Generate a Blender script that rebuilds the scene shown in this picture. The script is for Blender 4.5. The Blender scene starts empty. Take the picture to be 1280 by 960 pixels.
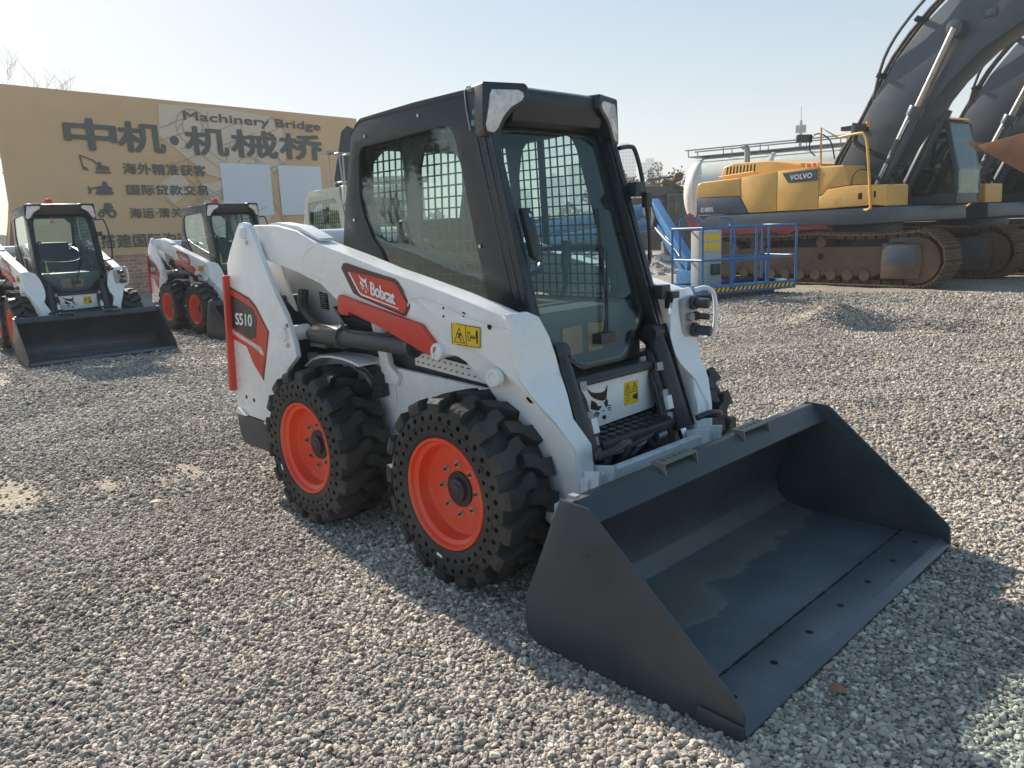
import bpy, bmesh, math, random
from math import sin, cos, pi, radians, sqrt, atan2
from mathutils import Vector, Matrix, noise
from mathutils.geometry import tessellate_polygon

random.seed(7)
scene = bpy.context.scene
COL = scene.collection

# ------------------------------------------------------------------ materials
def new_mat(name):
    m = bpy.data.materials.new(name); m.use_nodes = True
    nt = m.node_tree
    return m, nt, nt.nodes['Principled BSDF']

def mat(name, col, rough=0.5, metal=0.0, var=0.0, vscale=6.0, bump=0.0, bscale=60.0, dust=0.0, dustcol=(0.36,0.31,0.25), spec=0.5, coat=0.0):
    m, nt, b = new_mat(name)
    N = nt.nodes; L = nt.links
    b.inputs['Base Color'].default_value = (*col, 1)
    b.inputs['Roughness'].default_value = rough
    b.inputs['Metallic'].default_value = metal
    b.inputs['Specular IOR Level'].default_value = spec
    b.inputs['Coat Weight'].default_value = coat
    tc = N.new('ShaderNodeTexCoord')
    last = None
    if var > 0:
        n = N.new('ShaderNodeTexNoise'); n.inputs['Scale'].default_value = vscale; n.inputs['Detail'].default_value = 6
        n.inputs['Roughness'].default_value = 0.65
        L.new(tc.outputs['Object'], n.inputs['Vector'])
        mr = N.new('ShaderNodeMapRange'); mr.inputs[1].default_value = 0.3; mr.inputs[2].default_value = 0.7
        mr.inputs[3].default_value = 1 - var; mr.inputs[4].default_value = 1 + var
        L.new(n.outputs['Fac'], mr.inputs[0])
        mx = N.new('ShaderNodeVectorMath'); mx.operation = 'SCALE'
        mx.inputs[0].default_value = col
        L.new(mr.outputs[0], mx.inputs['Scale'])
        last = mx.outputs[0]
        r = N.new('ShaderNodeMapRange'); r.inputs[1].default_value = 0.3; r.inputs[2].default_value = 0.7
        r.inputs[3].default_value = max(0.03, rough - 0.12); r.inputs[4].default_value = min(1, rough + 0.12)
        L.new(n.outputs['Fac'], r.inputs[0]); L.new(r.outputs[0], b.inputs['Roughness'])
    if dust > 0:
        n2 = N.new('ShaderNodeTexNoise'); n2.inputs['Scale'].default_value = 3.1; n2.inputs['Detail'].default_value = 9
        n2.inputs['Roughness'].default_value = 0.7
        L.new(tc.outputs['Object'], n2.inputs['Vector'])
        mr2 = N.new('ShaderNodeMapRange'); mr2.inputs[1].default_value = 0.42; mr2.inputs[2].default_value = 0.72
        mr2.inputs[3].default_value = 0; mr2.inputs[4].default_value = dust
        L.new(n2.outputs['Fac'], mr2.inputs[0])
        mix = N.new('ShaderNodeMix'); mix.data_type = 'RGBA'
        L.new(mr2.outputs[0], mix.inputs[0])
        if last: L.new(last, mix.inputs[6])
        else: mix.inputs[6].default_value = (*col, 1)
        mix.inputs[7].default_value = (*dustcol, 1)
        last = mix.outputs[2]
    if last: L.new(last, b.inputs['Base Color'])
    if bump > 0:
        n3 = N.new('ShaderNodeTexNoise'); n3.inputs['Scale'].default_value = bscale; n3.inputs['Detail'].default_value = 5
        L.new(tc.outputs['Object'], n3.inputs['Vector'])
        bp = N.new('ShaderNodeBump'); bp.inputs['Strength'].default_value = bump; bp.inputs['Distance'].default_value = 0.01
        L.new(n3.outputs['Fac'], bp.inputs['Height']); L.new(bp.outputs[0], b.inputs['Normal'])
    return m

def emit_mat(name, col, s):
    m, nt, b = new_mat(name)
    b.inputs['Base Color'].default_value = (*col, 1)
    b.inputs['Emission Color'].default_value = (*col, 1); b.inputs['Emission Strength'].default_value = s
    return m

def glass_mat(name, tint, refl=1.0, rough=0.02, dirt=0.0):
    m = bpy.data.materials.new(name); m.use_nodes = True
    nt = m.node_tree; N = nt.nodes; L = nt.links
    N.remove(N['Principled BSDF']); out = N['Material Output']
    t = N.new('ShaderNodeBsdfTransparent'); t.inputs[0].default_value = (*tint, 1)
    g = N.new('ShaderNodeBsdfGlossy'); g.inputs['Roughness'].default_value = rough; g.inputs[0].default_value = (0.95, 1, 0.98, 1)
    f = N.new('ShaderNodeFresnel'); ge = N.new('ShaderNodeNewGeometry'); io = N.new('ShaderNodeMapRange'); io.inputs[3].default_value = 1.45; io.inputs[4].default_value = 1/1.45
    L.new(ge.outputs['Backfacing'], io.inputs[0]); L.new(io.outputs[0], f.inputs[0])
    mu = N.new('ShaderNodeMath'); mu.operation = 'MULTIPLY'; mu.inputs[1].default_value = refl; mu.use_clamp = True
    L.new(f.outputs[0], mu.inputs[0])
    mx = N.new('ShaderNodeMixShader'); L.new(mu.outputs[0], mx.inputs[0]); L.new(t.outputs[0], mx.inputs[1]); L.new(g.outputs[0], mx.inputs[2])
    last = mx
    if dirt > 0:
        d = N.new('ShaderNodeBsdfDiffuse'); d.inputs[0].default_value = (0.55, 0.55, 0.5, 1)
        tr = N.new('ShaderNodeBsdfTranslucent'); tr.inputs[0].default_value = (0.55, 0.55, 0.5, 1)
        ad = N.new('ShaderNodeMixShader'); ad.inputs[0].default_value = 0.5
        L.new(d.outputs[0], ad.inputs[1]); L.new(tr.outputs[0], ad.inputs[2])
        tc = N.new('ShaderNodeTexCoord'); n = N.new('ShaderNodeTexNoise'); n.inputs['Scale'].default_value = 9; n.inputs['Detail'].default_value = 8
        L.new(tc.outputs['Object'], n.inputs[0])
        mr = N.new('ShaderNodeMapRange'); mr.inputs[1].default_value = 0.35; mr.inputs[2].default_value = 0.75; mr.inputs[3].default_value = dirt * 0.4; mr.inputs[4].default_value = dirt * 1.5
        L.new(n.outputs['Fac'], mr.inputs[0])
        m2 = N.new('ShaderNodeMixShader'); L.new(mr.outputs[0], m2.inputs[0]); L.new(mx.outputs[0], m2.inputs[1]); L.new(ad.outputs[0], m2.inputs[2])
        last = m2
    L.new(last.outputs[0], out.inputs[0])
    return m

M = {}
M['white'] = mat('white_paint', (0.84, 0.85, 0.86), 0.30, var=0.03, vscale=4, dust=0.22, dustcol=(0.50,0.45,0.38), bump=0.03, bscale=35, coat=0.3)
M['red'] = mat('red_paint', (0.60, 0.045, 0.022), 0.38, var=0.08, dust=0.08)
M['wheelred'] = mat('wheel_red_paint', (0.80, 0.062, 0.018), 0.36, var=0.07, vscale=9, dust=0.45, dustcol=(0.55,0.20,0.13), coat=0.1)
M['brown'] = mat('dark_brown_decal', (0.09, 0.03, 0.025), 0.4)
M['charcoal'] = mat('bucket_charcoal', (0.040, 0.050, 0.062), 0.38, var=0.20, vscale=5, dust=0.10, dustcol=(0.13,0.12,0.10), bump=0.06, bscale=18)
def bucket_mat():
    m, nt, b = new_mat('worn_shaded_bucket_paint'); N = nt.nodes; L = nt.links
    tc = N.new('ShaderNodeTexCoord'); sx = N.new('ShaderNodeSeparateXYZ'); L.new(tc.outputs['Object'], sx.inputs[0])
    n1 = N.new('ShaderNodeTexNoise'); n1.inputs['Scale'].default_value = 2.6; n1.inputs['Detail'].default_value = 4; n1.inputs['Roughness'].default_value = 0.5; L.new(tc.outputs['Object'], n1.inputs[0])
    # dried mud tide line near the back of the floor
    mx = N.new('ShaderNodeMath'); mx.operation = 'MULTIPLY_ADD'; mx.inputs[1].default_value = 0.55; L.new(n1.outputs['Fac'], mx.inputs[0]); L.new(sx.outputs[0], mx.inputs[2])
    my = N.new('ShaderNodeMath'); my.operation = 'MULTIPLY_ADD'; my.inputs[1].default_value = 0.10; L.new(sx.outputs[1], my.inputs[0]); L.new(mx.outputs[0], my.inputs[2])
    r = N.new('ShaderNodeValToRGB'); el = r.color_ramp.elements; el[0].position = 0.0; el[0].color = (0,0,0,1); el[1].position = 1.0; el[1].color = (0,0,0,1)
    for p_, v_ in ((0.30,0.0),(0.40,0.22),(0.545,0.34),(0.572,0.40),(0.578,0.52),(0.598,0.05),(0.66,0.0)): q = el.new(p_); q.color = (v_,v_,v_,1)
    mr = N.new('ShaderNodeMapRange'); mr.inputs[1].default_value = 0.9; mr.inputs[2].default_value = 2.2; L.new(my.outputs[0], mr.inputs[0]); L.new(mr.outputs[0], r.inputs[0])
    gz = N.new('ShaderNodeMath'); gz.operation = 'LESS_THAN'; gz.inputs[1].default_value = 0.10; L.new(sx.outputs[2], gz.inputs[0])
    ml = N.new('ShaderNodeMath'); ml.operation = 'MULTIPLY'; L.new(r.outputs[0], ml.inputs[0]); L.new(gz.outputs[0], ml.inputs[1])
    n2 = N.new('ShaderNodeTexNoise'); n2.inputs['Scale'].default_value = 2.2; n2.inputs['Detail'].default_value = 10; n2.inputs['Roughness'].default_value = 0.7; L.new(tc.outputs['Object'], n2.inputs[0])
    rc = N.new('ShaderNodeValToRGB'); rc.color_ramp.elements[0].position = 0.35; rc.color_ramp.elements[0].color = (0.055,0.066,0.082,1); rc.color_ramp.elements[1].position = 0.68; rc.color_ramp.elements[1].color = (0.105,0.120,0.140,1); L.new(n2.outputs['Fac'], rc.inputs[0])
    m1 = N.new('ShaderNodeMix'); m1.data_type = 'RGBA'; L.new(ml.outputs[0], m1.inputs[0]); gm_ = N.new('ShaderNodeMapRange'); gm_.inputs[1].default_value = 0.06; gm_.inputs[2].default_value = 0.20; gm_.inputs[3].default_value = 1.0; gm_.inputs[4].default_value = 0.50; L.new(sx.outputs[2], gm_.inputs[0])  # lighter floor, darker back: sky sheen and shade painted into the base colour
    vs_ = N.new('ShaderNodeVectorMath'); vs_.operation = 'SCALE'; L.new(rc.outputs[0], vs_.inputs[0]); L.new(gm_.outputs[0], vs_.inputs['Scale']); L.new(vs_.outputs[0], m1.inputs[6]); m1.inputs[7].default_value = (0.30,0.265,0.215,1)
    # fine scratches
    mp = N.new('ShaderNodeMapping'); mp.inputs['Scale'].default_value = (3,90,3); mp.inputs['Rotation'].default_value = (0,0,0.5); L.new(tc.outputs['Object'], mp.inputs[0])
    n3 = N.new('ShaderNodeTexNoise'); n3.inputs['Scale'].default_value = 1.5; n3.inputs['Detail'].default_value = 4; L.new(mp.outputs[0], n3.inputs[0])
    r3 = N.new('ShaderNodeMapRange'); r3.inputs[1].default_value = 0.68; r3.inputs[2].default_value = 0.76; r3.inputs[4].default_value = 0.35; L.new(n3.outputs['Fac'], r3.inputs[0])
    m2 = N.new('ShaderNodeMix'); m2.data_type = 'RGBA'; L.new(r3.outputs[0], m2.inputs[0]); L.new(m1.outputs[2], m2.inputs[6]); m2.inputs[7].default_value = (0.16,0.17,0.18,1)
    L.new(m2.outputs[2], b.inputs['Base Color'])
    rr = N.new('ShaderNodeMapRange'); rr.inputs[1].default_value = 0.3; rr.inputs[2].default_value = 0.7; rr.inputs[3].default_value = 0.28; rr.inputs[4].default_value = 0.5; L.new(n1.outputs['Fac'], rr.inputs[0]); L.new(rr.outputs[0], b.inputs['Roughness'])
    bp = N.new('ShaderNodeBump'); bp.inputs['Strength'].default_value = 0.12; bp.inputs['Distance'].default_value = 0.01; L.new(n2.outputs['Fac'], bp.inputs['Height']); L.new(bp.outputs[0], b.inputs['Normal'])
    return m
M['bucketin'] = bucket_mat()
M['blackpl'] = mat('black_plastic', (0.022, 0.025, 0.030), 0.34, var=0.15, dust=0.12, dustcol=(0.10,0.10,0.09), bump=0.02)
M['cabblack'] = mat('cab_black_paint', (0.018, 0.023, 0.028), 0.34, var=0.1, dust=0.16, dustcol=(0.085,0.09,0.09))
M['rubber'] = mat('tyre_rubber', (0.022, 0.022, 0.023), 0.6, var=0.25, vscale=14, dust=0.75, dustcol=(0.085,0.075,0.066), bump=0.45, bscale=60)
M['hole'] = mat('deep_black', (0.006, 0.006, 0.006), 0.9)
M['steel'] = mat('chromed_steel', (0.75, 0.76, 0.78), 0.12, metal=1.0)
M['rod'] = mat('dull_cylinder_rod', (0.42, 0.40, 0.38), 0.33, metal=0.9, var=0.1)
M['nut'] = mat('zinc_nut', (0.55, 0.54, 0.5), 0.3, metal=1.0)
M['grey'] = mat('grey_panel', (0.42, 0.43, 0.43), 0.45, var=0.05, dust=0.15)
M['dgrey'] = mat('dark_grey_panel', (0.06, 0.065, 0.07), 0.5, var=0.1, dust=0.2, dustcol=(0.14,0.13,0.11))
M['seat'] = mat('seat_vinyl', (0.03, 0.034, 0.038), 0.6)
M['int'] = mat('cab_interior_grey', (0.07, 0.09, 0.10), 0.7)
M['brownpaper'] = mat('brown_kraft_mat', (0.36, 0.20, 0.09), 0.8, var=0.15)
M['yellow'] = mat('yellow_sticker', (0.80, 0.52, 0.02), 0.4)
M['decalwhite'] = mat('white_print', (0.85, 0.85, 0.85), 0.4)
M['decalblack'] = mat('black_print', (0.012, 0.012, 0.014), 0.45)
M['glass'] = glass_mat('cab_glass', (0.92, 0.980, 0.965), 0.8, dirt=0.012)
M['glassdk'] = glass_mat('tinted_side_glass', (0.83, 0.90, 0.88), 1.5, dirt=0.02)
M['glassex'] = glass_mat('excavator_glass', (0.45, 0.54, 0.54), 1.6, dirt=0.04)
M['stepgrey'] = mat('step_grey', (0.15, 0.155, 0.14), 0.5, var=0.15, dust=0.3)
M['lens'] = mat('lamp_lens', (0.72, 0.66, 0.62), 0.12, metal=0.25, var=0.30, vscale=30, bump=0.8, bscale=90, coat=1.0)
M['beacon'] = mat('red_beacon', (0.85, 0.05, 0.02), 0.25)
M['blue'] = mat('blue_lift_paint', (0.015, 0.13, 0.33), 0.4, var=0.08, dust=0.15)
M['vyellow'] = mat('excavator_yellow', (0.76, 0.43, 0.10), 0.42, var=0.08, vscale=2, dust=0.45, dustcol=(0.50,0.36,0.20))
M['vgrey'] = mat('excavator_grey', (0.068, 0.090, 0.118), 0.40, var=0.14, vscale=1.2, dust=0.4, dustcol=(0.13,0.13,0.12))
M['rust'] = mat('rusty_track_steel', (0.115, 0.070, 0.042), 0.8, var=0.3, vscale=4, dust=0.35, dustcol=(0.19,0.15,0.11), bump=0.3, bscale=20)
M['rustred'] = mat('rusty_red_steel', (0.20, 0.085, 0.045), 0.8, var=0.3, vscale=3, bump=0.3, bscale=12)
M['cream'] = mat('cream_paint', (0.62, 0.60, 0.50), 0.45, var=0.05, dust=0.2)
M['tank'] = mat('tank_white', (0.72, 0.70, 0.64), 0.4, var=0.04, dust=0.15)
M['dred'] = mat('dull_red_paint', (0.33, 0.045, 0.05), 0.5, var=0.1, dust=0.2)
M['galv'] = mat('galvanised', (0.35, 0.36, 0.37), 0.45, metal=0.6, var=0.1)
M['orange'] = mat('orange_paint', (0.75, 0.25, 0.05), 0.45)

# ------------------------------------------------------------------ mesh builder
class MB:
    def __init__(s): s.v = []; s.f = []; s.m = []; s.cur = 0; s.adds = []
    def add(s, vs, fs):
        o = len(s.v); s.adds.append((o, len(s.f))); s.v += [tuple(v) for v in vs]; s.f += [tuple(i + o for i in f) for f in fs]; s.m += [s.cur] * len(fs)
        return s
    def box(s, c, d, rot=None):
        hx, hy, hz = d[0] / 2, d[1] / 2, d[2] / 2
        vs = [Vector((x, y, z)) for x in (-hx, hx) for y in (-hy, hy) for z in (-hz, hz)]
        if rot: vs = [rot @ v for v in vs]
        vs = [v + Vector(c) for v in vs]
        return s.add(vs, [(0,1,3,2),(4,6,7,5),(0,4,5,1),(2,3,7,6),(0,2,6,4),(1,5,7,3)])
    def bx(s, x0, x1, y0, y1, z0, z1):
        return s.box(((x0+x1)/2, (y0+y1)/2, (z0+z1)/2), (abs(x1-x0), abs(y1-y0), abs(z1-z0)))
    def prism(s, poly, a0, a1, ax='y', holes=()):
        """poly in the plane normal to ax: y->(x,z), x->(y,z), z->(x,y)"""
        def P(q, a):
            if ax == 'y': return (q[0], a, q[1])
            if ax == 'x': return (a, q[0], q[1])
            return (q[0], q[1], a)
        loops = [list(poly)] + [list(h) for h in holes]
        tri = tessellate_polygon([[Vector((q[0], q[1], 0)) for q in l] for l in loops])
        flat = [q for l in loops for q in l]; n = len(flat)
        vs = [P(q, a0) for q in flat] + [P(q, a1) for q in flat]
        fs = [tuple(t) for t in tri] + [tuple(i + n for i in reversed(t)) for t in tri]
        if not holes:
            fs = [tuple(range(n)), tuple(range(2*n-1, n-1, -1))]
        o = 0
        for l in loops:
            k = len(l)
            for i in range(k):
                j = (i + 1) % k
                fs.append((o+i, o+j, o+j+n, o+i+n))
            o += k
        return s.add(vs, fs)
    def cyl(s, p0, p1, r0, r1=None, n=16, caps=True):
        r1 = r0 if r1 is None else r1
        p0, p1 = Vector(p0), Vector(p1); d = (p1 - p0).normalized()
        a = d.orthogonal().normalized(); b = d.cross(a)
        vs = []; 
        for p, r in ((p0, r0), (p1, r1)):
            vs += [p + a * r * cos(2*pi*i/n) + b * r * sin(2*pi*i/n) for i in range(n)]
        fs = [(i, (i+1) % n, n + (i+1) % n, n + i) for i in range(n)]
        if caps: fs += [tuple(range(n-1, -1, -1)), tuple(range(n, 2*n))]
        return s.add(vs, fs)
    def tube(s, pts, r, n=8, rad=None):
        pts = [Vector(p) for p in pts]; k = len(pts); vs = []; fs = []
        up = None
        for i, p in enumerate(pts):
            d = (pts[min(i+1, k-1)] - pts[max(i-1, 0)]).normalized()
            if up is None: a = d.orthogonal().normalized()
            else:
                a = (up - d * up.dot(d))
                a = a.normalized() if a.length > 1e-6 else d.orthogonal().normalized()
            up = a; b = d.cross(a); rr = rad[i] if rad else r
            vs += [p + a * rr * cos(2*pi*j/n) + b * rr * sin(2*pi*j/n) for j in range(n)]
        for i in range(k-1):
            for j in range(n):
                fs.append((i*n+j, i*n+(j+1) % n, (i+1)*n+(j+1) % n, (i+1)*n+j))
        fs += [tuple(range(n-1, -1, -1)), tuple(range((k-1)*n, k*n))]
        return s.add(vs, fs)
    def lathe(s, prof, c=(0,0,0), ax='y', n=48, closed=False):
        """prof list of (a, r): a along axis, r radius"""
        vs = []; k = len(prof)
        for i in range(n):
            t = 2*pi*i/n
            for a, r in prof:
                if ax == 'y': v = (c[0] + r*cos(t), c[1] + a, c[2] + r*sin(t))
                elif ax == 'x': v = (c[0] + a, c[1] + r*cos(t), c[2] + r*sin(t))
                else: v = (c[0] + r*cos(t), c[1] + r*sin(t), c[2] + a)
                vs.append(v)
        fs = []
        for i in range(n):
            j = (i+1) % n
            for q in range(k - 1 + (1 if closed else 0)):
                w = (q+1) % k
                fs.append((i*k+q, i*k+w, j*k+w, j*k+q))
        return s.add(vs, fs)
    def fn(s, f):
        s.v = [tuple(f(Vector(v))) for v in s.v]; return s
    def build(s, name, material, parent=None, bevel=0.0, smooth=False, seg=2, label=None, loc=None, angle=35):
        me = bpy.data.meshes.new(name); me.from_pydata(s.v, [], s.f)
        mats = material if isinstance(material, (list, tuple)) else [material]
        for m_ in mats: me.materials.append(m_)
        if len(mats) > 1:
            for p, k in zip(me.polygons, s.m): p.material_index = k
        bm = bmesh.new(); bm.from_mesh(me)
        bmesh.ops.remove_doubles(bm, verts=bm.verts, dist=1e-5)
        bmesh.ops.recalc_face_normals(bm, faces=bm.faces)
        if bevel > 0:
            es = [e for e in bm.edges if len(e.link_faces) == 2 and e.calc_face_angle(0) > radians(30)]
            bmesh.ops.bevel(bm, geom=es, offset=bevel, segments=seg, affect='EDGES', profile=0.6, clamp_overlap=True)
        if smooth or bevel > 0:
            for f in bm.faces: f.smooth = True
            for e in bm.edges:
                if len(e.link_faces) == 2 and e.calc_face_angle(0) > radians(angle): e.smooth = False
        bm.to_mesh(me); bm.free()
        o = bpy.data.objects.new(name, me); COL.objects.link(o)
        if parent: o.parent = parent
        if label: o['label'] = label
        if loc: o.location = loc
        return o

def fillet(poly, r, k=4, only=None):
    out = []; n = len(poly)
    for i in range(n):
        p = Vector(poly[i]).to_2d(); a_ = Vector(poly[i-1]).to_2d(); b_ = Vector(poly[(i+1) % n]).to_2d()
        u = a_-p; v = b_-p; lu, lv = u.length, v.length
        if lu < 1e-6 or lv < 1e-6: continue
        u /= lu; v /= lv; cs = max(-1, min(1, u.dot(v))); ang = math.acos(cs)
        if ang > radians(165) or (only is not None and i not in only): out.append((p.x, p.y)); continue
        d = min(r/math.tan(ang/2), lu*0.45, lv*0.45)
        p0 = p+u*d; p1 = p+v*d
        for j in range(k+1):
            t = j/k; q = p0*(1-t)**2 + p*2*t*(1-t) + p1*t*t; out.append((q.x, q.y))
    return out

def each(mb, name, material, parent=None, per=1, **kw):
    """every 'per' added pieces become an object of their own"""
    A = mb.adds + [(len(mb.v), len(mb.f))]; out = []
    for k in range(0, len(mb.adds), per):
        (v0, f0), (v1, f1) = A[k], A[min(k+per, len(A)-1)]
        q = MB(); q.v = mb.v[v0:v1]; q.f = [tuple(i-v0 for i in f) for f in mb.f[f0:f1]]; q.m = mb.m[f0:f1]
        out.append(q.build(name, material, parent, **kw))
    return out

def empty(name, loc=(0,0,0), rz=0.0, label=None, cat=None, group=None):
    o = bpy.data.objects.new(name, None); COL.objects.link(o); o.empty_display_size = 0.2
    o.location = loc; o.rotation_euler = (0, 0, rz)
    tag(o, label, cat, group); return o

def tag(o, label=None, cat=None, group=None, kind=None):
    if label: o['label'] = label
    if cat: o['category'] = cat
    if group: o['group'] = group
    if kind: o['kind'] = kind
    return o

def copy_tree(o, parent=None):
    c = o.copy(); COL.objects.link(c); c.parent = parent
    for ch in list(o.children): copy_tree(ch, c)
    return c

_texcache = {}
def text_geo(s, size=1.0, bold=0.0, shear=0.0, align='LEFT', space=1.0):
    """flat glyph polygons (verts 2-D, faces) of a string in Blender's own font"""
    key = (s, bold, shear, space)
    if key not in _texcache:
        cu = bpy.data.curves.new('t', 'FONT'); cu.body = s; cu.size = 1.0; cu.offset = bold; cu.shear = shear; cu.space_character = space
        cu.resolution_u = 3
        ob = bpy.data.objects.new('t', cu); COL.objects.link(ob)
        bpy.context.view_layer.update()
        dg = bpy.context.evaluated_depsgraph_get()
        me = ob.evaluated_get(dg).to_mesh()
        _texcache[key] = ([(v.co.x, v.co.y) for v in me.vertices], [tuple(p.vertices) for p in me.polygons])
        ob.evaluated_get(dg).to_mesh_clear()
        bpy.data.objects.remove(ob); bpy.data.curves.remove(cu)
    return _texcache[key]

def text_fit(mb, s, x0, x1, y0, y1, place, bold=0.0, shear=0.0, space=1.0, eps=0.0002):
    """fit a string into the rectangle, mapped by place(u, v) -> 3-D"""
    vs, fs = text_geo(s, bold=0.0, shear=shear, space=space)
    if not vs: return
    ax = min(v[0] for v in vs); bx_ = max(v[0] for v in vs); ay = min(v[1] for v in vs); by = max(v[1] for v in vs)
    kx = (x1-x0)/(bx_-ax); ky = (y1-y0)/(by-ay)
    offs = [(0,0)]
    if bold > 0: offs += [(bold,0),(-bold,0),(0,bold*0.8),(0,-bold*0.8),(bold*.7,bold*.6),(-bold*.7,bold*.6),(bold*.7,-bold*.6),(-bold*.7,-bold*.6)]
    hgt = (y1-y0)
    for k, (ox, oy) in enumerate(offs):
        mb.add([place(x0 + (v[0]-ax)*kx + ox*hgt, y0 + (v[1]-ay)*ky + oy*hgt, k*eps) for v in vs], fs)

def smoothpts(pts, k=4):
    """Catmull-Rom through 3-D points"""
    P = [Vector(p) for p in pts]; out = []
    for i in range(len(P)-1):
        a = P[max(i-1, 0)]; b = P[i]; c = P[i+1]; d = P[min(i+2, len(P)-1)]
        for j in range(k):
            t = j/k
            out.append(0.5*((2*b) + (c-a)*t + (2*a-5*b+4*c-d)*t*t + (-a+3*b-3*c+d)*t**3))
    out.append(P[-1]); return out

HAZE=0.0014; SKY_AIR=1.0; SKY_DUST=0.7; SKY_OZ=1.6; SKY_STR=0.15; SKY_GAM=0.5; SKY_SAT=1.4; SUN_STR=5.0; EXPO=1.05
# ------------------------------------------------------------------ skid steer loader
def tyre_mb():
    mb = MB()
    N = 36
    def yf(r):   # outer face profile
        pr = [(0.226,-0.118),(0.240,-0.131),(0.270,-0.136),(0.310,-0.136),(0.338,-0.130),(0.352,-0.112)]
        for (a, ya), (b, yb) in zip(pr, pr[1:]):
            if r <= b: return ya + (yb-ya)*(r-a)/(b-a)
        return pr[-1][1]
    def P(r, t, dy=0): return (r*cos(t), yf(r)+dy, r*sin(t))
    for (r0, rc, r1, hr, off) in ((0.250, 0.268, 0.287, 0.0100, 0.0), (0.289, 0.309, 0.330, 0.0118, 0.5)):
        for i in range(N):
            t0 = 2*pi*(i+off)/N; t1 = 2*pi*(i+1+off)/N; tm = (t0+t1)/2; rm = rc
            outer = [(r0,t0),(r0,tm),(r0,t1),(rm,t1),(r1,t1),(r1,tm),(r1,t0),(rm,t0)]
            ang = [-135,-90,-45,0,45,90,135,180]  # in (t, r) frame
            vs = [P(*q) for q in outer]
            inn = [(rc + hr*sin(radians(a)), tm + hr*cos(radians(a))/rc) for a in ang]
            vs += [P(*q) for q in inn]; vs += [P(q[0], q[1], 0.035) for q in inn]
            fs = [(k, (k+1) % 8, 8+(k+1) % 8, 8+k) for k in range(8)]
            fs += [(8+k, 8+(k+1) % 8, 16+(k+1) % 8, 16+k) for k in range(8)] + [tuple(range(16, 24))]
            mb.add(vs, fs)
    def rings(rs, n=80):
        vs = []; k = len(rs)
        for i in range(n):
            t = 2*pi*i/n
            vs += [(r*cos(t), y, r*sin(t)) for r, y in rs]
        fs = [(i*k+q, i*k+q+1, ((i+1) % n)*k+q+1, ((i+1) % n)*k+q) for i in range(n) for q in range(k-1)]
        mb.add(vs, fs)
    rings([(0.224,-0.10),(0.227,-0.120),(0.240,-0.131),(0.250,yf(0.250))])
    rings([(0.287,yf(0.287)),(0.2872,yf(0.287)+0.003),(0.2888,yf(0.289)+0.003),(0.289,yf(0.289))])
    rings([(0.330,yf(0.330)),(0.336,-0.128),(0.342,-0.112),(0.345,-0.09),(0.347,0),(0.345,0.09),(0.342,0.112),(0.336,0.128),(0.30,0.136),(0.24,0.131),(0.226,0.12)])
    NL = 17
    for side in (-1, 1):
        for i in range(NL):
            base = 2*pi*(i + (0.5 if side > 0 else 0))/NL
            prof = [(0.139, 0.333, 0.0, 0.034), (0.137, 0.366, 0.0, 0.036), (0.127, 0.381, 0.0, 0.037), (0.085, 0.385, 0.002, 0.034), (0.066, 0.3855, 0.010, 0.034), (0.040, 0.3865, 0.040, 0.028), (0.010, 0.387, 0.050, 0.028), (-0.012, 0.387, 0.052, 0.024)]
            top = []; bot = []
            for y, r, o, w in prof:
                for sgn in (-1, 1):
                    t = base + side*0 + (o + sgn*w)/0.385
                    tb = base + (o + sgn*(w+0.006))/0.385
                    rb = 0.330 if y > 0.125 else 0.343
                    yb = min(y, 0.124)
                    top.append((r*cos(t), side*y, r*sin(t))); bot.append((rb*cos(tb), side*yb, rb*sin(tb)))
            n = len(prof); vs = top + bot; fs = []
            o_ = 2*n
            for k in range(n-1):
                fs.append((2*k, 2*k+1, 2*k+3, 2*k+2))
                fs.append((2*k, 2*k+2, o_+2*k+2, o_+2*k)); fs.append((2*k+1, o_+2*k+1, o_+2*k+3, 2*k+3))
            fs.append((0, o_, o_+1, 1)); fs.append((2*n-2, 2*n-1, o_+2*n-1, o_+2*n-2))
            mb.add(vs, fs)
    return mb

def make_wheel(parent):
    rim = MB()
    rim.lathe([(-0.100,0.226),(-0.124,0.2285),(-0.129,0.2255),(-0.129,0.216),(-0.123,0.212),(-0.112,0.209),(-0.106,0.196),(-0.101,0.1915),(-0.060,0.188),(-0.050,0.182),(-0.046,0.172),(-0.042,0.140),(-0.040,0.066),(-0.036,0.060),(0.0,0.06),(0.0,0.20),(0.12,0.21),(0.12,0.226)], n=72)
    rim.cyl((0.045,-0.124,0.214*-1),(0.050,-0.131,-0.2145),0.003,n=6)
    w = rim.build('wheel', M['wheelred'], parent, smooth=True, angle=28)
    t = tyre_mb().build('tyre', M['rubber'], w, smooth=True, angle=30)
    h = MB().lathe([(-0.041,0.074),(-0.047,0.072),(-0.048,0.050),(-0.062,0.046),(-0.066,0.030),(-0.070,0.027),(-0.074,0.012),(-0.074,0.0)], n=40)
    h.build('hub', M['blackpl'], w, smooth=True, angle=30)
    for k in range(8):
        a = 2*pi*(k+0.3)/8; x, z = 0.103*cos(a), 0.103*sin(a)
        n = MB(); n.cyl((x,-0.0395,z),(x,-0.045,z),0.0155,n=18); n.cyl((x,-0.0445,z),(x,-0.053,z),0.0125,0.0115,n=6)
        n.cur = 1; n.cyl((x,-0.0525,z),(x,-0.0575,z),0.0062,n=10)
        n.build('lug_nut', [M['nut'], M['blackpl']], w)
    MB().box((0.02,-0.1375,-0.262),(0.030,0.002,0.011),Matrix.Rotation(0.05,3,'Y')).build('size_tag', M['decalwhite'], w)
    return w

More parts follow.
